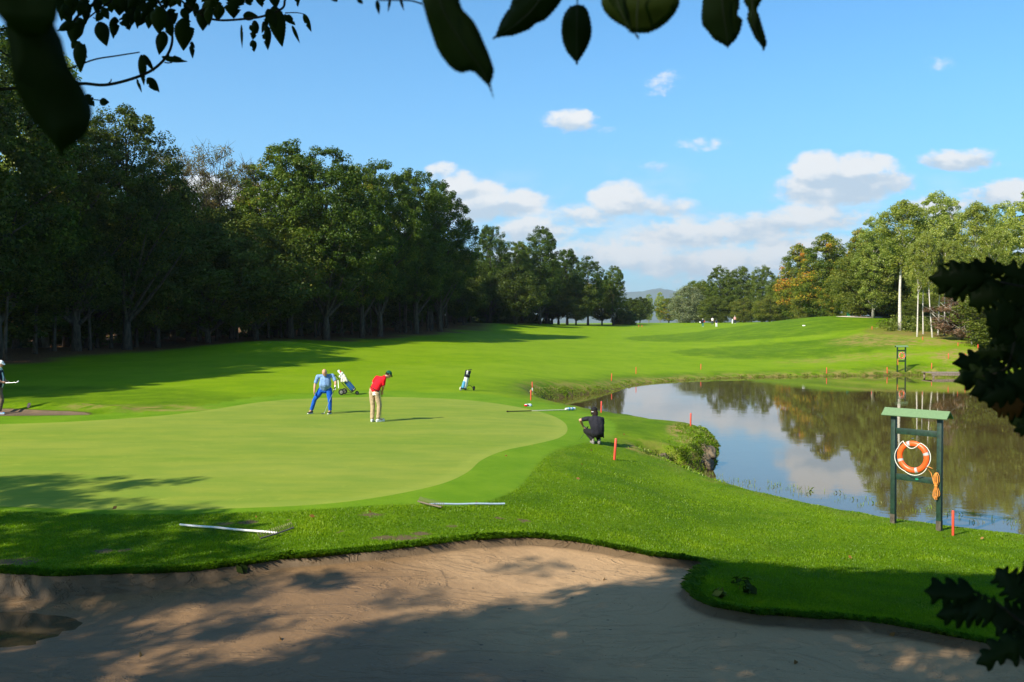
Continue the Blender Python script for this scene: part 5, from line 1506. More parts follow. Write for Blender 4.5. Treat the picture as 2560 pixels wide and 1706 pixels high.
    for k in range(9):
        s = (k - 4) / 4; w1 = .055 * s; w2 = .065 * s
        dy = -.02 + .022 * cos(k * 2.3)
        top = .27 + g.uniform(-.02, .01); bot = -.26 + g.uniform(-.02, .03)
        mb.tube([(w1 * .3, dy, top), (w1, dy - .01, top - .06), (w1 * 1.1, dy, .1), (w1 * .25, dy, .0), (w2, dy, -.12), (w2 * 1.1, dy - .01, bot + .06), (w2 * .4, dy, bot), (-w2 * .4, dy, bot), ], .0058, 6)
    mb.tube([(-.035, -.03, .0), (0, -.05, .005), (.035, -.03, 0), (0, .0, 0), (-.035, -.03, 0)], .010, 6)
    mb.build('coil', M['rope_o'], rp, auto=False)
    if rope_side > 0:
        tie = Vector(ring_c) - Vector((rx, -post / 2 - .03, H * .40)) + Vector((ring_R * .88, -.05, -ring_R * .50))
        mb = MB(); mb.tube([tie + Vector((.13, 0, -.02)), tie + Vector((.05, -.01, .01)), tie, tie.lerp(Vector((0, -.03, .1)), .5) + Vector((.0, 0, .02)), Vector((-.04, -.03, .05)), Vector((0, -.04, .0))], .007, 6)
        mb.build('line', M['rope_o'], rp, auto=False)
A = hit(2233, 1308); B = hit(2348, 1327)
print('stand', A, B)
_L = (B - A).xy.length
lifebuoy_stand(A, B, 2.30, .095, (_L / 2 - .03, -.085, 1.46), .335,
    'near dark green wooden stand with a light green gabled roof at the pond edge', 'orange lifebuoy with grey bands and white line on the near stand',
    'orange throwing line hanging in a hank on the near stand post', 1)
A2 = hit(2243, 930); k2 = A2.y / FPX
B2 = Vector((A2.x + 23.5 * k2 * .97, A2.y + 23.5 * k2 * .25, 0)); B2.z = gz(B2.x, B2.y)
lifebuoy_stand(A2, B2, 62 * k2, .09, (23.5 * k2 / 2, -.08, 62 * k2 * .66), .30,
    'far dark green stand with a green roof on the other bank of the pond', 'small orange lifebuoy on the far stand across the pond',
    'orange throwing line on the left post of the far stand', -1, far=True)

# ------------------------------------------------------------------ jetty, small far things
M['plank'] = plain('weathered_plank', (0.20, 0.15, 0.11), .9, .35, 10)
jt = empty('jetty', Vector(on_plane(2370, 932, -1.0) + (-1.0,)), 0, 'weathered wooden jetty at the far right bank of the pond', 'jetty')
for i in range(9):
    mb = MB(); mb.box((-1.6 + i * .42, 0, 0), (.40, 1.9, .06), bev=.008); mb.build('plank', M['plank'], jt)
for (x, y) in ((-1.6, -.85), (1.7, -.85), (-1.6, .85), (1.7, .85)):
    mb = MB(); mb.tube([(x, y, -.7), (x, y, -.03)], .08, 8); mb.build('pile', M['plank'], jt)
mb = MB(); mb.box((.05, -.9, -.12), (3.6, .08, .16)); mb.build('side_beam', M['plank'], jt)
p = hit(2121, 791); mb = MB(); mb.box((0, 0, .22), (.38, .3, .5), bev=.04); mb.box((0, 0, .5), (.44, .36, .06), bev=.02)
o = mb.build('waste_bin', M['badge'], None); o.location = p; tag(o, 'small green bin on top of the mound by the orange maple', 'bin')
p = hit(2010, 815); mb = MB(); mb.tube([(0, 0, -.05), (0, 0, .10)], [.22, .20], 20); o = mb.build('marker_disc', M['white'], None); o.location = p
tag(o, 'white flat marker lying on the far mound', 'marker')
# far white bunker on the mound
def far_bunker():
    c_ = hit(2152, 793); mb = MB(); vs = []; n = 28
    me = bpy.data.meshes.new('far_bunker')
    for k in range(n):
        a_ = 2 * pi * k / n; x = c_.x + 3.4 * cos(a_) * (1 + .1 * sin(3 * a_)); y = c_.y + 2.2 * sin(a_); vs.append((x, y, max(gz(x, y), c_.z - .05 + (y - c_.y) * .10) + .03))
    vs.append((c_.x, c_.y, c_.z + .02))
    me.from_pydata(vs, [], [(k, (k + 1) % n, n) for k in range(n)])
    o = link('far_bunker_sand', me, M['far_sand']); o['kind'] = 'structure'
M['far_sand'] = plain('far_sand', (0.62, 0.52, 0.40), .9, .1, 3)
far_bunker()

# ------------------------------------------------------------------ rakes
M['tine'] = plain('rake_tine', (0.20, 0.15, 0.10), .5, .3, 60, metal=.3)
M['alu'] = plain('pale_handle', (0.68, 0.66, 0.64), .4, .1, 30)
M['blue_grip'] = plain('blue_grey_handle', (0.36, 0.46, 0.58), .4, .1, 30)
def rake(P0, P1, label, hw, roll, hmat, flip=1):
    """P0 free end, P1 head"""
    P0 = Vector(P0) + Vector((0, 0, .045)); P1 = Vector(P1) + Vector((0, 0, .05))
    root = empty('bunker_rake', P1, 0, label, 'rake', 'rakes lying in the grass')
    d = P0 - P1
    mb = MB(); n = 14
    mb.tube([d * (i / n) + Vector((0, 0, .003 * sin(i * .9))) for i in range(n + 1)], [.017] * (n + 1), 8); mb.build('handle', M[hmat], root)
    ax = roll.normalized()
    mb = MB(); mb.tube([ax * t * hw - Vector((0, 0, .0)) + d.normalized() * (-.02 * (1 - t * t) ) for t in [q / 6 for q in range(-6, 7)]], .014, 8, flat=1.0); mb.build('head_bar', M['tine'], root)
    mb = MB()
    tn = (Vector((0, 0, .085)) + d.normalized() * .05 * flip)
    if roll.z > 0.5 or True:
        for i in range(17):
            t = -1 + 2 * i / 16; b0 = ax * t * hw + d.normalized() * (-.02 * (1 - t * t)); mb.tube([b0, b0 + tn * .6, b0 + tn], [.006, .005, .004], 5)
    mb.build('tines', M['tine'], root, auto=False)
a0 = hit(450, 1319); a1 = hit(693, 1341)
rake(a0, a1, 'white handled rake lying with its tines up, left one in the near grass', .36, Vector((.42, .8, .02)), 'alu', flip=1)
b0 = hit(1262, 1266); b1 = hit(1074, 1268)
rake(b0, b1, 'pale blue handled rake near the rim of the green, right one of the two', .34, Vector((.62, -.70, .0)), 'blue_grip', flip=1)
# ------------------------------------------------------------------ people
def skin_like(name, c, rough=.55): return plain(name, c, rough, .12, 25, bump=.05)
M['skin'] = skin_like('skin', (0.52, 0.27, 0.17)); M['skin_tan'] = skin_like('skin_tan', (0.40, 0.19, 0.115))
def cloth(name, c, s=18): return plain(name, c, .85, .16, s, bump=.35, spec=.2)
for n_, c_ in dict(shirt_blue=(0.17, 0.28, 0.50), trouser_blue=(0.008, 0.085, 0.42), shirt_red=(0.68, 0.008, 0.018), khaki=(0.40, 0.29, 0.17), black_cloth=(0.018, 0.017, 0.024),
                  black_trouser=(0.013, 0.012, 0.013), vest=(0.012, 0.014, 0.028), brown_trouser=(0.15, 0.105, 0.065), shirt_pale=(0.55, 0.68, 0.66), white_cloth=(0.74, 0.74, 0.72),
                  navy=(0.014, 0.022, 0.055), pink=(0.75, 0.35, 0.33), cream=(0.66, 0.60, 0.48), cap_green=(0.008, 0.085, 0.048), hair_dark=(0.022, 0.013, 0.009), hair_grey=(0.30, 0.28, 0.25),
                  belt=(0.035, 0.020, 0.014), shoe_dark=(0.05, 0.045, 0.04), shoe_white=(0.66, 0.66, 0.64), glove=(0.78, 0.78, 0.76), red_bag=(0.55, 0.04, 0.03), teal=(0.05, 0.22, 0.20),
                  bag_blue=(0.012, 0.085, 0.26), bag_black=(0.014, 0.015, 0.022), bag_cyan=(0.08, 0.28, 0.50), rubber=(0.02, 0.02, 0.02), shoe_grey=(0.22, 0.20, 0.18), eye=(0.01, 0.01, 0.01)).items():
    M[n_] = cloth(n_, c_)
def V(*a): return Vector(a)
TS = bpy.data.scenes.new('workbench')      # throwaway scene used only to evaluate modifiers quickly
def organic(name, prims, mat, parent, voxel=.008, smooth=4, inv=1.0):
    mb = MB()
    for p in prims:
        if p[0] == 'c':
            _, a_, ra, b_, rb = p; a_ = Vector(a_); b_ = Vector(b_)
            n = 4; pts = [a_.lerp(b_, i / n) for i in range(n + 1)]; rs = [ra + (rb - ra) * i / n for i in range(n + 1)]
            if (b_ - a_).length > 1e-5: mb.tube(pts, rs, 14)
            mb.ball(a_, ra * .995, seg=14, rings=9); mb.ball(b_, rb * .995, seg=14, rings=9)
        elif p[0] == 'e':
            mb.ball(p[1], p[2], p[3] if len(p) > 3 else None, seg=18, rings=12)
        elif p[0] == 'b':
            mb.box(p[1], p[2], p[3] if len(p) > 3 else None, bev=min(p[2]) * .3)
    me = bpy.data.meshes.new(name); me.from_pydata(mb.v, [], mb.f)
    tmp = bpy.data.objects.new('tmp', me); TS.collection.objects.link(tmp)
    r_ = tmp.modifiers.new('r', 'REMESH'); r_.mode = 'VOXEL'; r_.voxel_size = voxel; r_.use_smooth_shade = True
    s_ = tmp.modifiers.new('s', 'SMOOTH'); s_.factor = .5; s_.iterations = smooth
    vl = TS.view_layers[0]; vl.update(); dg = vl.depsgraph
    me2 = bpy.data.meshes.new_from_object(tmp.evaluated_get(dg))
    bpy.data.objects.remove(tmp); bpy.data.meshes.remove(me)
    me2.name = name; me2.materials.clear()
    return link(name, me2, M[mat] if isinstance(mat, str) else mat, parent)
def wrinkle(o, amp, freq, seed=0):
    n = len(o.data.vertices); co = np.empty(n * 3, np.float32); no = np.empty(n * 3, np.float32)
    o.data.vertices.foreach_get('co', co); o.data.vertices.foreach_get('normal', no)
    co = co.reshape(-1, 3); no = no.reshape(-1, 3)
    d = np.array([mnoise.noise((c[0] * freq, c[1] * freq, c[2] * freq * .8 + seed)) + .5 * mnoise.noise((c[0] * freq * 2.3, c[1] * freq * 2.3, c[2] * freq * 2.3)) for c in co.tolist()])
    o.data.vertices.foreach_set('co', (co + no * (d * amp)[:, None]).astype(np.float32).ravel()); o.data.update()
def basis(f, up=Vector((0, 0, 1))):
    f = f.normalized(); r = f.cross(up).normalized(); u = r.cross(f).normalized()
    return Matrix((r, f, u)).transposed()     # local x right, y forward, z up
def hand(prims, wr, d, palm_n, curl=.6, side=1, s=1.0):
    """wrist, direction of the hand, direction the palm faces, finger curl 0..1"""
    d = d.normalized(); pn = (palm_n - d * palm_n.dot(d)).normalized(); lat = d.cross(pn).normalized() * side
    kn = wr + d * .085 * s
    for j, (o_, L) in enumerate(((.030, .068), (.010, .078), (-.010, .072), (-.029, .056))):
        b0 = kn + lat * o_ * s
        prims.append(('c', wr + lat * o_ * .55 * s + d * .01, .016 * s, b0, .0125 * s))
        a1 = curl * 1.1; q1 = b0 + (d * cos(a1) + pn * sin(a1)) * L * .45 * s
        a2 = curl * 2.3; q2 = q1 + (d * cos(a2) + pn * sin(a2)) * L * .32 * s
        a3 = curl * 3.0; q3 = q2 + (d * cos(a3) + pn * sin(a3)) * L * .26 * s
        prims += [('c', b0, .0105 * s, q1, .0095 * s), ('c', q1, .0095 * s, q2, .0085 * s), ('c', q2, .0085 * s, q3, .0075 * s)]
    t0 = wr + d * .025 * s + lat * .026 * s; t1 = t0 + (d * .7 + lat * .6 + pn * .5).normalized() * .036 * s; t2 = t1 + (d * .9 + pn * .45 * (1 + curl) - lat * .1).normalized() * .032 * s
    prims += [('c', t0, .014 * s, t1, .0115 * s), ('c', t1, .0115 * s, t2, .009 * s)]
def person(label, loc, J, S, far=False, category='person', group=None):
    """J: joints, S: style"""
    root = empty('person', loc, 0, label, category, group)
    vx = .022 if far else .0075
    g = lambda k: J[k].copy()
    hd, fc = g('head'), J['face'].normalized(); Bm = basis(fc, J.get('up', Vector((0, 0, 1))))
    k = S.get('build', 1.0)
    hs = S.get('hs', 1.04); P = [('e', hd, (.074 * hs, .094 * hs, .108 * hs), Bm), ('e', hd + Bm @ V(0, .035, -.055), (.054 * hs, .058 * hs, .062 * hs), Bm), ('c', g('neck'), .056, hd + Bm @ V(0, -.02, -.06), .052)]
    if not far:
        P += [('c', hd + Bm @ V(0, .088, .01), .010, hd + Bm @ V(0, .112, -.022), .014),                       # nose
              ('e', hd + Bm @ V(.076, -.005, -.005), (.012, .022, .032), Bm), ('e', hd + Bm @ V(-.076, -.005, -.005), (.012, .022, .032), Bm),
              ('e', hd + Bm @ V(0, .086, -.060), (.026, .010, .006), Bm), ('e', hd + Bm @ V(0, .084, -.073), (.022, .010, .006), Bm),
              ('c', hd + Bm @ V(-.035, .084, .028), .009, hd + Bm @ V(.035, .084, .028), .009)]
    P += [('c', g('chest'), .11 * k, g('pelvis'), .10 * k), ('c', g('chest'), .09, g('neck'), .056), ('c', g('shL'), .05, g('shR'), .05)]
    for s in 'LR':
        P += [('c', g('sh' + s), .050 * k, g('el' + s), .040 * k), ('c', g('el' + s), .040 * k, g('el' + s).lerp(g('wr' + s), .3), .041 * k), ('c', g('el' + s).lerp(g('wr' + s), .3), .041 * k, g('wr' + s), .026)]
        if not far and S.get('glove') != s:
            hand(P, g('wr' + s), J['hd' + s], J['pn' + s], J.get('curl' + s, .5), J.get('side' + s, 1 if s == 'L' else -1))
        elif far: P += [('c', g('wr' + s), .035, g('wr' + s) + J['hd' + s].normalized() * .10, .03)]
        P += [('c', g('hi' + s), .085 * k, g('kn' + s), .052), ('c', g('kn' + s), .052, g('an' + s), .036), ('c', g('pelvis'), .10 * k, g('hi' + s), .085)]
        P += [('c', g('an' + s), .036, g('to' + s) - V(0, 0, 0), .028)]
    body = organic('body', P, S.get('skin', 'skin'), root, vx, 3)
    # shirt
    T = []
    ch, pe, be = g('chest'), g('pelvis'), J.get('belly', g('chest').lerp(g('pelvis'), .55))
    rc, rb, rp = S.get('rc', .135) * k, S.get('rb', .135) * k, S.get('rp', .135) * k
    sh = (g('shR') - g('shL')); shn = sh.normalized()
    for t in (-.55, .55): T += [('c', ch + shn * t * rc * 1.0, rc * .86, be + shn * t * rb * .9, rb * .86), ('c', be + shn * t * rb * .9, rb * .86, pe.lerp(be, .18) + shn * t * rp * .9, rp * .84)]
    T += [('c', ch, rc * .95, be, rb), ('c', be, rb, pe.lerp(be, .15), rp)]
    T += [('c', g('shL') + shn * .03, .064 * k, g('shR') - shn * .03, .064 * k), ('c', ch, .10, g('neck'), .066)]
    for s in 'LR':
        e = g('sh' + s).lerp(g('el' + s), S.get('sleeve', .68)); 
        T += [('c', g('sh' + s), .064 * k, e, .060 * k)]
        if S.get('sleeve', .68) >= 1: T += [('c', g('el' + s), .06 * k, g('wr' + s), .04)]
    so = organic('shirt', T, S['shirt'], root, vx, 3)
    if not far: wrinkle(so, .006, 11, 1)
    if 'vest' in S:
        vv = organic('vest', [('c', ch + shn * t * rc, rc * .86 + .012, be + shn * t * rb * .9, rb * .86 + .012) for t in (-.5, 0, .5)] + [('c', be + shn * t * rb * .9, rb * .86 + .012, pe.lerp(be, .1) + shn * t * rb * .8, rb * .86 + .01) for t in (-.5, .5)], S['vest'], root, vx, 3)
        wrinkle(vv, .006, 11, 2)
    # collar
    if not far:
        mb = MB(); nk = g('neck'); upn = (hd - nk).normalized(); bb = basis(upn.cross(shn) * -1 if abs(upn.dot(shn)) < .9 else fc, upn)
        pts = [nk + upn * .012 + bb @ V(.066 * cos(a_), .066 * sin(a_), 0) for a_ in np.linspace(0, 2 * pi, 17)]
        mb.tube(pts, .013, 8, cap=False); mb.build('collar', M[S['shirt']], root)
    # trousers
    T = [('c', g('hiL'), .105 * k, g('hiR'), .105 * k), ('c', g('hiL') + (pe - g('hiL')) * .3 + V(0, 0, .04), .11 * k, g('hiR') + (pe - g('hiR')) * .3 + V(0, 0, .04), .11 * k)]
    if 'seat' in J: T += [('e', J['seat'], (.17 * k, .13 * k, .13 * k))]
    for s in 'LR':
        an = g('an' + s)
        T += [('c', g('hi' + s), .105 * k, g('hi' + s).lerp(g('kn' + s), .5), .090 * k), ('c', g('hi' + s).lerp(g('kn' + s), .5), .090 * k, g('kn' + s), .073), ('c', g('kn' + s), .073, an.lerp(g('kn' + s), .1), S.get('hem', .062))]
    to = organic('trousers', T, S['trousers'], root, vx, 2)
    if not far: wrinkle(to, .010, 9, 5)
    # shoes
    for s in 'LR':
        a_, b_ = g('an' + s), g('to' + s); d = (b_ - a_); d.z = 0; d.normalize(); heel = V(a_.x, a_.y, b_.z) - d * .05
        o_ = organic('shoe', [('c', heel + V(0, 0, .012), .038, b_, .034), ('c', heel.lerp(b_, .3) + V(0, 0, .02), .040, a_ - V(0, 0, .0), .042), ('c', b_, .036, b_ + d * .03, .030)], S['shoes'], root, vx if far else .007, 2)
        if not far:
            o2 = organic('sole', [('c', heel - V(0, 0, .018), .036, b_ + d * .03 - V(0, 0, .018), .032)], S.get('sole', 'shoe_white'), root, .008, 1)
    if S.get('belt') and not far:
        mb = MB(); c0 = pe + (be - pe).normalized() * .02; upn = (be - pe).normalized(); bb = basis(upn.cross(shn), upn)
        rx, ry = rp * 1.30, rp * .90
        mb.tube([c0 + bb @ V(rx * cos(a_), ry * sin(a_), 0) for a_ in np.linspace(0, 2 * pi, 33)], .017, 8, cap=False); mb.build('belt', M['belt'], root)
    if S.get('glove'):
        s = S['glove']; GP = [('c', g('wr' + s), .030, g('wr' + s) - J['hd' + s].normalized() * .02, .030)]
        hand(GP, g('wr' + s), J['hd' + s], J['pn' + s], J.get('curl' + s, .5), J.get('side' + s, 1 if s == 'L' else -1), 1.12)
        organic('glove', GP, 'glove', root, .006, 2)
    if S.get('hair'):
        H_ = [('e', hd + Bm @ V(0, -.022, .012), (.083, .092, .106), Bm)]
        if S.get('hair_long'): H_ += [('c', hd + Bm @ V(-.05, -.07, -.05), .040, hd + Bm @ V(-.035, -.085, -.11), .032), ('c', hd + Bm @ V(.05, -.07, -.05), .040, hd + Bm @ V(.04, -.085, -.11), .032), ('c', hd + Bm @ V(0, -.08, -.05), .045, hd + Bm @ V(0, -.09, -.125), .035),
                                       ('e', hd + Bm @ V(.078, -.01, -.05), (.02, .035, .05), Bm), ('e', hd + Bm @ V(-.078, -.01, -.05), (.02, .035, .05), Bm)]
        ho = organic('hair', H_, S['hair'], root, vx, 1)
        if not far: wrinkle(ho, .010, 28, 3)
    if S.get('cap'):
        cp = [('e', hd + Bm @ V(0, -.012, .040), (.089, .106, .088), Bm)]
        co = organic('cap', cp, S['cap'], root, vx if far else .006, 2)
        mb = MB(); n = 12; top = []; 
        for i in range(n + 1):
            a_ = pi * i / n; top.append(hd + Bm @ V(.075 * cos(a_), .070 + .085 * sin(a_), .048 - .028 * sin(a_)))
        vs = [t for t in top] + [t - Bm @ V(0, 0, .008) for t in top]; N = n + 1
        fs = [tuple(range(N)), tuple(range(2 * N - 1, N - 1, -1))] + [(i, i + N, i + 1 + N, i + 1) for i in range(n)] + [(0, n, 2 * N - 1, N)]
        mb.add(vs, fs); mb.build('brim', M[S.get('brim', S['cap'])], root)
        if not far:
            mb = MB(); mb.ball(hd + Bm @ V(0, -.012, .128), .008); mb.build('button', M[S['cap']], root)
    if not far and not S.get('back'):
        for s in (-1, 1):
            mb = MB(); mb.ball(hd + Bm @ V(s * .031, .080, .010), (.014, .008, .007), Bm); mb.build('eye', M['eye'], root)
    if S.get('beard') and not far:
        organic('beard', [('e', hd + Bm @ V(0, .046, -.062), (.056, .052, .058), Bm)], 'hair_dark', root, .007, 1)
    return root
def shaft(name, label, cat, p_grip, p_head, head_dir, kind='putter', grip_len=.25, group=None, head_mat='steel', r=.0065):
    p_grip = Vector(p_grip); p_head = Vector(p_head)
    root = empty(name, p_head, 0, label, cat, group)
    d = p_grip - p_head; n = d.normalized()
    mb = MB(); mb.tube([V(0, 0, 0) + n * .02, d - n * grip_len * .9], [r * .9, r], 8); mb.build('shaft', M['steel'], root)
    mb = MB(); mb.tube([d - n * grip_len, d - n * .01, d], [r * 1.6, r * 2.3, r * 1.8], 10); mb.build('grip', M['rubber'], root)
    hdv = Vector(head_dir).normalized(); Bh = basis(hdv)
    mb = MB()
    if kind == 'putter': mb.box(hdv * .035, (.022, .115, .028), Bh, bev=.005); mb.tube([n * .05, n * .01, hdv * .005], .007, 8)
    else: mb.ball(hdv * .035, (.030, .052, .022), Bh); mb.tube([n * .05, hdv * .01], .009, 8)
    mb.build('head', M[head_mat], root)
    return root

def px_fn(kx, x0, y0, s):            # picture crop units -> local metres
    return lambda cx, cy, y=0.0: V((cx - x0) * s, y, (y0 - cy) * s)
# --- man in blue, leaning down, seen from the front
pB = hit(805, 1035); sB = pB.y / FPX / 9.05
q = px_fn(0, 500, 1212, sB)
JB = dict(head=q(588, 268, -.20), face=V(.12, -.72, -.62), up=V(0, -.5, .8), neck=q(598, 345, -.12), chest=q(590, 430, -.06), belly=q(580, 540, -.04), pelvis=q(558, 640, .06),
          shL=q(415, 365, -.03), shR=q(745, 345, -.03), elL=q(352, 545, -.05), elR=q(822, 480, -.08), wrL=q(345, 700, -.12), wrR=q(822, 585, -.14),
          hdL=V(0, -.15, -1), hdR=V(.1, -.1, -1), pnL=V(1, 0, 0), pnR=V(-1, 0, 0), curlL=.35, curlR=.75, sideL=-1, sideR=1,
          hiL=q(475, 680, .06), hiR=q(652, 680, .06), knL=q(345, 880, -.04), knR=q(682, 880, -.02), anL=q(252, 1135, .05), anR=q(683, 1140, 0), toL=q(212, 1192, -.10), toR=q(668, 1196, -.14))
JB['toL'].z = .042; JB['toR'].z = .042
person('bald man in light blue polo shirt and bright blue trousers bending over his putter', pB, JB,
       dict(skin='skin', shirt='shirt_blue', trousers='trouser_blue', shoes='shoe_dark', build=1.08, rb=.145, rc=.122, rp=.125, hs=1.16, glove='R', beard=True, sleeve=.72))
gp = pB + q(826, 600, -.16)
shaft('putter', 'putter held by the bald man in blue', 'putter', pB + q(832, 590, -.18), pB + V(q(575, 1190).x, -.22, .03), (-1, -.3, 0))
# --- man in red, back turned, putting
pR = hit(938, 1055); sR = pR.y / FPX / 9.05
q = px_fn(0, 1660, 1402, sR)
JR = dict(head=q(1950, 335, .16), face=V(.62, .40, -.62), neck=q(1865, 395, .10), chest=q(1790, 455, .04), belly=q(1710, 560, .02), pelvis=q(1640, 675, 0),
          shL=q(1690, 400, .10), shR=q(1875, 430, -.10), elL=q(1585, 530, .24), elR=q(1850, 590, -.02), wrL=q(1740, 690, .30), wrR=q(1800, 735, .20),
          hdL=V(.4, .2, -1), hdR=V(.05, .5, -1), pnL=V(1, .3, 0), pnR=V(-.6, .8, 0), curlL=.9, curlR=.9,
          hiL=q(1580, 745, .06), hiR=q(1705, 745, -.03), knL=q(1598, 1030, .06), knR=q(1755, 1030, -.02), anL=q(1590, 1335, 0), anR=q(1735, 1325, -.04), toL=q(1600, 1360, .14), toR=q(1835, 1360, .05))
JR['toL'].z = .042; JR['toR'].z = .042
rootR = person('man in red polo, khaki trousers and green cap putting with his back to us', pR, JR,
       dict(skin='skin', shirt='shirt_red', trousers='khaki', shoes='shoe_white', belt=True, hair='hair_dark', cap='cap_green', sleeve=.72, hem=.068, back=True, rc=.13, rb=.125, rp=.135))
GP = []; gpos = q(1655, 745, -.115)
for k in range(4): GP.append(('c', gpos + V(-.04 + .026 * k, 0, 0), .012, gpos + V(-.052 + .034 * k, -.01, -.06 - .01 * (k % 2)), .010))
GP.append(('e', gpos + V(0, 0, .01), (.055, .014, .032)))
organic('glove', GP, 'glove', rootR, .006, 1)
shaft('putter', 'putter of the man in red, hidden mostly by his legs', 'putter', pR + q(1790, 700, .26), pR + V(.10, .72, .03), (1, 0, 0))
# --- crouching man in black
pC = hit(1487, 1111); sC = pC.y / FPX / 7.127
q = px_fn(0, 1640, 1222, sC)
JC = dict(head=q(1632, 640, .10), face=V(-.25, .93, -.22), neck=q(1645, 710, .02), chest=q(1660, 800, .0), belly=q(1680, 900, -.04), pelvis=q(1690, 1010, -.02),
          shL=q(1520, 765, .05), shR=q(1770, 775, .02), elL=q(1385, 800, .14), elR=q(1800, 900, .26), wrL=q(1450, 935, .34), wrR=q(1690, 930, .42),
          hdL=V(.8, .25, -.25), hdR=V(-.7, .3, -.2), pnL=V(0, .3, -1), pnR=V(0, .3, -1), curlL=.35, curlR=.6, sideL=-1, sideR=1,
          hiL=q(1640, 1040, .02), hiR=q(1740, 1040, .02), knL=q(1492, 1000, .36), knR=q(1690, 990, .46), anL=q(1610, 1150, .10), anR=q(1722, 1160, .12), toL=q(1588, 1190, .24), toR=q(1718, 1195, .28), seat=q(1690, 1020, .0))
JC['toL'].z = .04; JC['toR'].z = .04
rootC = person('man in black shirt and cap crouching beside the green to read the line', pC, JC,
       dict(skin='skin', shirt='black_cloth', trousers='black_trouser', shoes='shoe_grey', hair='hair_dark', hair_long=True, cap='black_trouser', sleeve=.62, back=True, rc=.15, rb=.145, rp=.14, sole='shoe_grey'))
mb = MB(); mb.box(q(1600, 640, -.012) + V(0, .0, 0), (.05, .006, .018), bev=.002); mb.build('cap_strap', M['glove'], rootC)
organic('hanging_cloth', [('c', q(1775, 1010, -.02), .03, q(1790, 1090, -.02), .022), ('c', q(1790, 1030, -.02), .022, q(1800, 1105, -.02), .010)], 'black_cloth', rootC, .007, 1)
shaft('putter', 'dark putter held low in front of the crouching man', 'putter', pC + q(1540, 930, .38), pC + V(q(1400, 0).x, .62, .02), (-1, .25, 0), head_mat='rubber')
# --- man at the left rim, walking in
pL = hit(8, 1036); sL = pL.y / FPX / 8.712
q = px_fn(0, 8 * 8.712, 1362, sL)
JL = dict(head=q(30, 262, 0), face=V(.93, -.15, -.32), neck=q(0, 350, 0), chest=q(-20, 450, 0), belly=q(-5, 580, 0), pelvis=q(-10, 740, 0),
          shL=q(-30, 400, .17), shR=q(-25, 400, -.18), elL=q(-10, 540, .22), elR=q(-15, 565, -.22), wrL=q(110, 650, .08), wrR=q(100, 655, -.14),
          hdL=V(1, -.1, -.1), hdR=V(1, .1, -.15), pnL=V(0, -1, 0), pnR=V(0, 1, 0), curlL=.8, curlR=.8,
          hiL=q(-15, 800, .08), hiR=q(-5, 800, -.08), knL=q(-60, 1060, .08), knR=q(70, 1050, -.06), anL=q(-150, 1290, .08), anR=q(10, 1290, -.06), toL=q(-70, 1340, .08), toR=q(90, 1342, -.06))
JL['toL'].z = .042; JL['toR'].z = .042
person('man in white cap, dark vest and brown trousers walking in at the left rim', pL, JL,
       dict(skin='skin_tan', shirt='shirt_pale', vest='vest', trousers='brown_trouser', shoes='bag_cyan', hair='hair_grey', cap='white_cloth', sleeve=.62, rb=.15, rp=.15))
shaft('golf_club', 'club with bright head held level by the man at the left rim', 'golf club', pL + q(60, 675, -.16), pL + q(432, 662, -.16), (.75, 0, .66), kind='iron', head_mat='shoe_white', grip_len=.2)

# --- far golfers, each a few pixels tall
def far_person(sx, sy, hpx, label, S, faceX=0.0, crouch=False, arms=None):
    p = hit(sx, sy); H = hpx * p.y / FPX; s = H / 1.78
    f = V(faceX, -1 if not S.get('away') else 1, 0)
    J = dict(head=V(0, 0, 1.66), face=f, neck=V(0, 0, 1.5), chest=V(0, 0, 1.33), belly=V(0, 0, 1.15), pelvis=V(0, 0, .97), shL=V(-.18, 0, 1.42), shR=V(.18, 0, 1.42),
             elL=V(-.24, 0, 1.15), elR=V(.24, -.05, 1.15), wrL=V(-.18, -.12, .93), wrR=V(.18, -.14, .95), hdL=V(.3, 0, -1), hdR=V(-.3, 0, -1),
             hiL=V(-.09, 0, .93), hiR=V(.09, 0, .93), knL=V(-.11, -.02, .52), knR=V(.12, -.02, .52), anL=V(-.13, 0, .09), anR=V(.14, 0, .09), toL=V(-.14, -.12, .04), toR=V(.16, -.12, .04))
    if arms: J.update(arms)
    if crouch:
        J.update(head=V(-.1, 0, .98), neck=V(-.05, 0, .84), chest=V(0, 0, .70), belly=V(.03, 0, .55), pelvis=V(.08, 0, .36), shL=V(-.2, 0, .76), shR=V(.17, 0, .76), elL=V(-.25, -.1, .55), elR=V(.22, -.1, .55),
                 wrL=V(-.2, -.3, .42), wrR=V(.1, -.3, .42), hiL=V(-.02, 0, .34), hiR=V(.15, 0, .34), knL=V(-.12, -.3, .42), knR=V(.2, -.3, .42), anL=V(-.1, -.1, .09), anR=V(.15, -.1, .09), toL=V(-.1, -.25, .04), toR=V(.15, -.25, .04))
    for k_ in J:
        if k_ not in ('face', 'hdL', 'hdR', 'up'): J[k_] = J[k_] * (s if not crouch else s)
    return person(label, p, J, S, far=True, group='golfers far up the fairway'), p, s
r1, p1, s1 = far_person(1757, 818, 20.5, 'far golfer carrying a bag, leftmost of the group on the fairway', dict(shirt='navy', trousers='teal', shoes='shoe_white', cap='white_cloth', hem=.05))
far_person(1781, 813, 20, 'far golfer in white shirt and dark trousers left of the one in white trousers', dict(shirt='white_cloth', trousers='navy', shoes='shoe_white', cap='navy'))
far_person(1791, 818.5, 20, 'far golfer in dark shirt and white trousers', dict(shirt='navy', trousers='white_cloth', shoes='shoe_dark', hair='navy', away=True), arms=dict(elL=V(-.30, 0, 1.18), elR=V(.30, 0, 1.18), wrL=V(-.2, -.05, 1.0), wrR=V(.2, -.05, 1.0)))
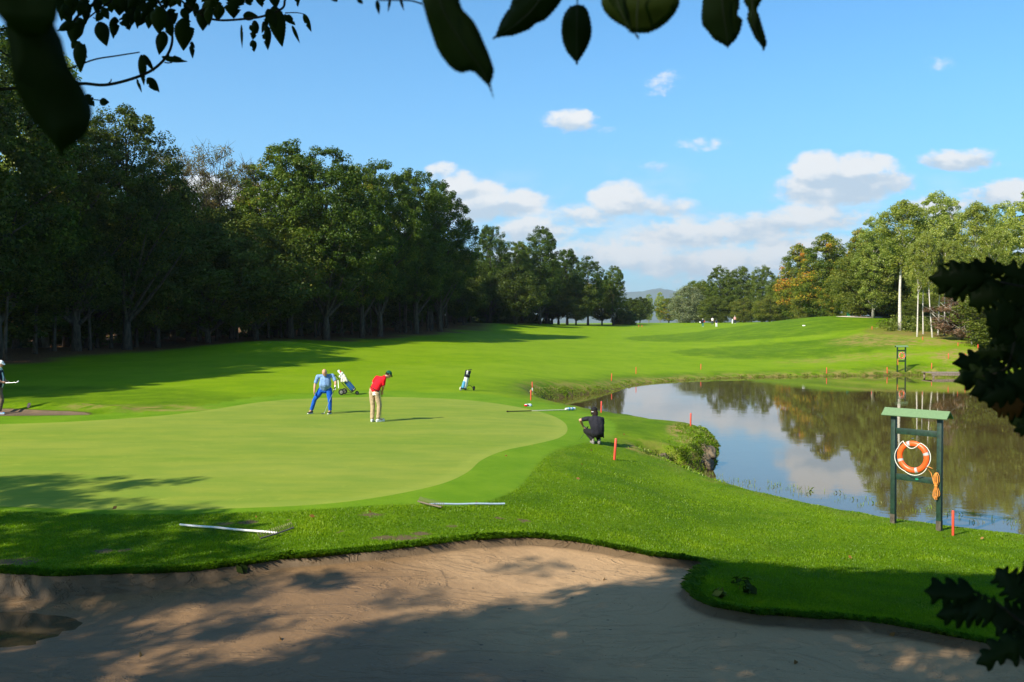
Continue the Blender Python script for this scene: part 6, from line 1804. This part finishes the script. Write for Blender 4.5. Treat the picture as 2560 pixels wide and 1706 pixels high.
far_person(1837, 809.5, 3 * 6.4, 'far golfer in a pale pink shirt and white cap beside a standing bag', dict(shirt='pink', trousers='navy', shoes='shoe_white', cap='white_cloth'))
far_person(1909, 805, 17.6, 'far golfer all in white above, alone in mid fairway', dict(shirt='white_cloth', trousers='navy', shoes='navy', cap='white_cloth', sleeve=1), arms=dict(elL=V(-.32, 0, 1.25), wrL=V(-.38, -.1, 1.45), hdL=V(-.5, 0, 1)))
far_person(1946, 802, 17.5, 'far figure in white crouching near the mound', dict(shirt='white_cloth', trousers='white_cloth', shoes='shoe_white', hair='hair_grey'), crouch=True)

# ------------------------------------------------------------------ golf bags and trolleys
def bag(label, base, top, r, mats, loc, pocket=V(0, -1, 0), towel=None):
    base = Vector(base); top = Vector(top); d = (top - base).normalized()
    root = empty('golf_bag', loc, 0, label, 'golf bag')
    mb = MB(); mb.tube([base, base + d * .03, base.lerp(top, .35), base.lerp(top, .8), top - d * .05, top], [r * .9, r, r * 1.03, r * .93, r * 1.08, r * 1.06], 18, flat=.85)
    mb.build('bag_body', M[mats[0]], root)
    mb = MB(); mb.tube([base - d * .03, base + d * .05], [r * 1.0, r * 1.05], 18, flat=.87); mb.build('bag_foot', M[mats[2]], root)
    mb = MB(); mb.tube([top - d * .10, top + d * .015], [r * 1.14, r * 1.16], 18, flat=.87); mb.build('cuff', M[mats[1]], root)
    P_ = pocket.normalized()
    organic('pocket', [('c', base.lerp(top, .15) + P_ * r * .75, r * .62, base.lerp(top, .48) + P_ * r * .75, r * .58)], mats[3], root, .012, 2)
    organic('pocket', [('c', base.lerp(top, .58) + P_ * r * .72, r * .42, base.lerp(top, .76) + P_ * r * .72, r * .40)], mats[4], root, .012, 2)
    mb = MB(); sd = d.cross(P_).normalized()
    mb.tube([base.lerp(top, .85) + sd * r, base.lerp(top, .6) + sd * r * 1.5, base.lerp(top, .4) + sd * r * 1.05], .014, 6, flat=.5); mb.build('strap', M['rubber'], root)
    return root
def clubs(tops, loc, d, n, r, seed, heads=(), lab='club head sticking out of the bag', group='clubs in a golf bag'):
    g = random.Random(seed); d = d.normalized(); a_ = d.cross(V(0, 1, 0)).normalized(); b_ = d.cross(a_)
    for k in range(n):
        an = 2 * pi * k / n + g.random() * .4; rr_ = r * (.45 + .4 * g.random()); o_ = Vector(tops) + a_ * rr_ * cos(an) + b_ * rr_ * sin(an)
        L = g.uniform(.07, .20)
        root = empty('golf_club', loc + o_, 0, lab, 'golf club', group)
        e = d * L + (a_ * cos(an) + b_ * sin(an)) * .03
        mb = MB(); mb.tube([-d * .25, e], .006, 6); mb.build('shaft', M['steel'], root)
        mt = heads[k % len(heads)]
        mb = MB()
        if mt == 'steel': mb.box(e + a_ * .02, (.07, .018, .045), basis(d), bev=.005); mb.build('head', M['steel'], root)
        else: mb.ball(e + d * .02, (.045, .05, .055)); mb.tube([e - d * .10, e], [.024, .036], 8); mb.build('headcover', M[mt], root)
def wheel(root, c, r, w, ax, mat='rubber'):
    ax = Vector(ax).normalized(); u = ax.cross(V(0, 0, 1)).normalized(); v = ax.cross(u)
    c = Vector(c); w_ = empty('wheel', c, 0); w_.parent = root
    mb = MB(); n = 24; m_ = 10; tr = w * .5; R0 = r - tr
    vs = [(u * cos(2 * pi * i / n) + v * sin(2 * pi * i / n)) * (R0 + tr * cos(2 * pi * j / m_)) + ax * tr * sin(2 * pi * j / m_) for i in range(n) for j in range(m_)]
    fs = [(i * m_ + j, i * m_ + (j + 1) % m_, ((i + 1) % n) * m_ + (j + 1) % m_, ((i + 1) % n) * m_ + j) for i in range(n) for j in range(m_)]
    mb.add(vs, fs); mb.build('tyre', M[mat], w_)
    mb = MB(); mb.tube([-ax * w * .22, ax * w * .22], R0 * .55, 16); mb.tube([-ax * w * .5, ax * w * .5], r * .14, 10)
    for k in range(6):
        a_ = 2 * pi * k / 6; mb.tube([V(0, 0, 0), (u * cos(a_) + v * sin(a_)) * R0], .008, 6)
    mb.build('rim', M['rim'], w_)
M['rim'] = plain('grey_rim', (0.16, 0.15, 0.14), .4, .2, 20)
# trolley lying back beside the blue man
pT = hit(865, 987.5); sT = pT.y / FPX / 9.05
q = px_fn(0, 1040, 795, sT)
tr = empty('golf_trolley', pT, 0, 'dark push trolley with a leaning blue bag behind the man in blue', 'golf trolley', 'golf trolleys')
wheel(tr, q(955, 742, -.22), .135, .06, (.25, 1, 0)); wheel(tr, q(975, 690, .30), .135, .06, (.25, 1, 0)); wheel(tr, q(1290, 755, 0), .085, .05, (.2, 1, 0))
tr.children[0].location.z = .137; tr.children[1].location.z = .137; tr.children[2].location.z = .087
mb = MB(); mb.tube([q(800, 350, .02), q(850, 395, 0), q(1010, 600, 0), q(1180, 760, 0), q(1290, 755, 0)], .016, 8); mb.tube([q(955, 742, -.20), q(1060, 690, 0), q(975, 700, .28)], .013, 8)
mb.tube([q(955, 742, -.18), q(1180, 740, 0)], .010, 6); mb.build('frame', M['rubber'], tr)
mb = MB(); mb.tube([q(800, 350, -.16), q(800, 350, .18)], .018, 8); mb.build('handle', M['rubber'], tr)
base, top = q(1215, 690, 0), q(965, 400, 0)
bag('blue golf bag leaning back on the trolley behind the man in blue', base, top, .125, ('bag_blue', 'bag_black', 'bag_black', 'bag_blue', 'bag_blue'), pT, pocket=V(.55, -.75, .35))
clubs(top, pT, top - base, 7, .11, 3, ('steel', 'white_cloth', 'steel', 'shoe_white'), 'club in the blue bag on the trolley', 'clubs in the blue bag')
dk = empty('club_cover', pT + q(885, 260, -.02), 0, 'big white and dark red head cover on top of the blue bag', 'head cover')
organic('cover', [('c', q(885, 260) - q(885, 260), .062, q(925, 320) - q(885, 260), .045), ('c', q(925, 320) - q(885, 260), .045, q(965, 380) - q(885, 260), .03)], 'white_cloth', dk, .009, 2)
organic('cover_stripe', [('c', q(905, 245) - q(885, 260) + V(0, -.03, 0), .026, q(950, 300) - q(885, 260) + V(0, -.03, 0), .022)], 'red_bag', dk, .009, 1)
tw = organic('towel', [('c', V(-.07, 0, .05), .05, V(-.09, -.02, -.14), .055), ('c', V(.02, 0, .08), .05, V(.02, -.02, -.13), .055), ('c', V(.06, 0, .0), .05, V(.13, -.02, -.13), .04), ('c', V(0, 0, .14), .03, V(0, 0, 0), .05)], 'cream', None, .010, 2)
wrinkle(tw, .014, 14, 8); tw.location = pT + q(1010, 410, -.13); tag(tw, 'cream towel draped over the upper end of the blue bag', 'towel')
um = empty('golf_club', pT + q(895, 640, -.22), 0, 'white shafted club leaning behind the glove of the man in blue', 'golf club')
mb = MB(); mb.tube([V(0, 0, 0), q(862, 460, -.02) - q(895, 640, -.22)], [.014, .014], 8); mb.build('shaft', M['white'], um)
mb = MB(); mb.tube([q(866, 480, -.02) - q(895, 640, -.22), q(858, 440, -.02) - q(895, 640, -.22)], [.016, .018], 8); mb.build('grip', M['rubber'], um)
for k in range(2):
    o_ = empty('golf_club', pT + q(1240, 660, -.16), 0, ['upper', 'lower'][k] + ' pale shaft strapped along the outside of the blue bag', 'golf club')
    mb = MB(); mb.tube([V(0, 0, 0) + V(-.03 * k, 0, -.03 * k), q(1080 - 20 * k, 470 + 20 * k, -.16) - q(1240, 660, -.16)], .009, 8); mb.build('shaft', M['steel'], o_)
    mb = MB(); mb.ball(V(-.03 * k, 0, -.03 * k), (.02, .02, .02)); mb.build('head', M['steel'], o_)
# trolley standing alone
pU = hit(1166, 977); sU = pU.y / FPX / 15.68
q = px_fn(0, 650, 1222, sU)
tu = empty('golf_trolley', pU, 0, 'small trolley with an upright white and blue bag standing alone on the lawn', 'golf trolley', 'golf trolleys')
wheel(tu, q(940, 1140, .10), .105, .06, (1, -.35, 0)); wheel(tu, q(432, 1145, -.15), .095, .055, (1, -.35, 0), 'cream')
tu.children[0].location.z = .107; tu.children[1].location.z = .097
mb = MB(); mb.tube([q(690, 1060, .05), q(730, 1022, .05), q(800, 1022, .07), q(860, 1070, .08), q(905, 1150, .10)], .013, 8); mb.tube([q(620, 1090, .0), q(500, 1100, -.08), q(440, 1145, -.14)], .013, 8)
mb.tube([q(600, 1195, .02), q(690, 1180, .03), q(755, 1140, .05)], .011, 6)
mb.tube([q(600, 1180, .12), q(690, 600, .14), q(705, 430, .12), q(735, 398, .10), q(860, 400, .06)], .012, 8); mb.build('frame', M['rubber'], tu)
mb = MB(); mb.tube([q(760, 398, .09), q(865, 401, .06)], .018, 8); mb.build('handle', M['rubber'], tu)
base, top = q(555, 1150, 0), q(690, 610, 0)
bag('white and light blue golf bag with black top standing alone', base, top, .135, ('white_cloth', 'bag_black', 'bag_black', 'bag_cyan', 'white_cloth'), pU, pocket=V(-.5, -.8, 0))
clubs(top, pU, top - base, 7, .12, 9, ('bag_black', 'white_cloth', 'bag_black', 'navy'), 'covered club in the white and blue bag', 'clubs in the white and blue bag')
# carried bag and standing bag far away
o_ = organic('golf_bag', [('c', V(-.45, -.1, .95) * s1, .16, V(.05, -.15, 1.15) * s1, .14)], 'bag_black', None, .03, 1); o_.location = p1; tag(o_, 'dark bag with white top slung on the leftmost far golfer', 'golf bag')
o2 = organic('bag_top', [('c', V(-.50, -.1, .98) * s1, .15, V(-.66, -.1, 1.05) * s1, .13)], 'white_cloth', o_, .03, 1)
o3 = organic('bag_towel', [('c', V(.3, -.05, 1.15) * s1, .12, V(.42, -.05, 1.25) * s1, .10)], 'red_bag', o_, .03, 1)
p = hit(1831, 809.5); o_ = organic('golf_bag', [('c', V(0, 0, .1), .15, V(.05, 0, .95), .16)], 'white_cloth', None, .03, 1); o_.location = p; tag(o_, 'white standing bag left of the far golfer in pale pink', 'golf bag')
o2 = organic('bag_top', [('c', V(.05, 0, .95), .15, V(-.12, 0, 1.1), .10)], 'navy', o_, .03, 1)

# ------------------------------------------------------------------ flagstick lying at the green, head covers beside it
f0 = hit(1270, 1031); f1 = hit(1437, 1026.5); dl = f1 - f0
fl = empty('flagstick', f0, 0, 'flagstick lying on the rim of the green with its flag rolled up', 'flagstick')
mb = MB(); mb.tube([V(0, 0, .03), dl * .335 + V(0, 0, .03)], .016, 8); mb.build('pole_dark_end', M['rubber'], fl)
mb = MB(); mb.tube([dl * .335 + V(0, 0, .03), dl * .86 + V(0, 0, .035)], .016, 8); mb.build('pole', M['cream'], fl)
mb = MB(); mb.tube([V(0, 0, .03) - dl * .015, V(0, 0, .03)], .028, 8); mb.build('ferrule', M['belt'], fl)
organic('rolled_flag', [('c', dl * .86 + V(0, 0, .06), .048, dl * .995 + V(0, 0, .07), .055)], 'white_cloth', fl, .010, 1)
for t in (.895, .945):
    mb = MB(); mb.tube([dl * t + V(0, 0, .062), dl * (t + .022) + V(0, 0, .064)], .060, 14); mb.build('flag_stripe', M['bag_cyan'], fl)
ph = hit(1320, 1017)
hc = empty('head_covers', ph, 0, 'small colourful head cover lying in the grass below the paired stakes', 'head cover')
organic('cover', [('c', V(-.10, 0, .05), .050, V(.09, 0, .055), .062)], 'white_cloth', hc, .008, 1)
organic('cover_patch', [('c', V(-.12, -.03, .05), .035, V(-.05, -.04, .045), .032)], 'shirt_red', hc, .008, 1)
organic('cover_patch', [('c', V(-.03, -.04, .07), .034, V(.03, -.045, .06), .030)], 'navy', hc, .008, 1)
organic('cover_patch', [('c', V(.08, -.03, .07), .036, V(.13, -.02, .05), .034)], 'shirt_blue', hc, .008, 1)
pp_ = hit(71, 1021); o_ = organic('paper_cup', [('c', V(0, 0, .05), .05, V(.03, 0, .14), .055)], 'pink', None, .012, 1); o_.location = pp_; tag(o_, 'small pinkish crumpled thing above the small sand hollow at left', 'litter')

# ------------------------------------------------------------------ fallen leaves
M['fallen'] = leaf_mat('fallen_leaf', [(0, (0.16, 0.07, 0.02)), (.5, (0.34, 0.17, 0.05)), (1, (0.45, 0.26, 0.09))], .2)
def fallen():
    lm = leaves_mesh('fallen_leaf', [(0, 0, .0)], .085, 1, .001, 3, .1)
    lm.materials.append(M['fallen'])
    spots = [(1265,1145),(1455,1166),(1445,1202),(1560,1090),(1330,1118),(1478,1130),(1575,1215),(2360,1352),(2455,1352),(2200,1395),(2125,1400),(925,1287),(780,1298),(1190,1265),(640,1300),(287,1277),(1850,1475),(700,1600),(350,1640),(1510,1450),(2230,1590),(1990,1660)]
    for i, (a_, b_) in enumerate(spots):
        o = bpy.data.objects.new('fallen_leaf', lm); COL.objects.link(o); p = hit(a_, b_); o.location = p + V(0, 0, .05 if b_ < 1420 else .015)
        o.rotation_euler = (_r.uniform(-.5, .5), _r.uniform(-.5, .5), _r.uniform(0, 6.28)); o.scale = (_r.uniform(.7, 1.2),) * 3
        tag(o, 'single brown fallen leaf lying on the ground', 'leaf', 'fallen leaves scattered on turf and sand')
fallen()
def weeds():
    for i, (a_, b_) in enumerate([(1800, 1497), (1850, 1465), (1870, 1485), (605, 1432)]):
        p = hit(a_, b_); me = leaves_mesh('weed', [(0, 0, .06)], .12, 14, .09, 60 + i, .5); me.materials.append(M['leaf_alder'])
        o = bpy.data.objects.new('weed', me); COL.objects.link(o); o.location = p; tag(o, ['broad leaved weed at the foot of the dark turf tongue', 'upper weed on the turf tongue edge', 'right one of the weeds on the turf tongue edge', 'small weed on the rim of the bunker below the left rake'][i], 'weed')
weeds()

# ------------------------------------------------------------------ the air: one even, thin haze
def build_haze():
    mb = MB(); mb.box((0, 0, 240), (24000, 24000, 490))
    m_, b, out = new_mat('haze')
    v = b.new('ShaderNodeVolumePrincipled')
    v.inputs['Color'].default_value = (0.93, 0.97, 1.0, 1)
    v.inputs['Density'].default_value = HAZE
    v.inputs['Anisotropy'].default_value = 0.3
    b.l.new(v.outputs[0], out.inputs['Volume'])
    o = mb.build('haze', m_, None, smooth=False)
    tag(o, 'thin pale blue haze over the golf course', 'haze', None, 'stuff')
HAZE = 0.00010
build_haze()
bpy.data.scenes.remove(TS)
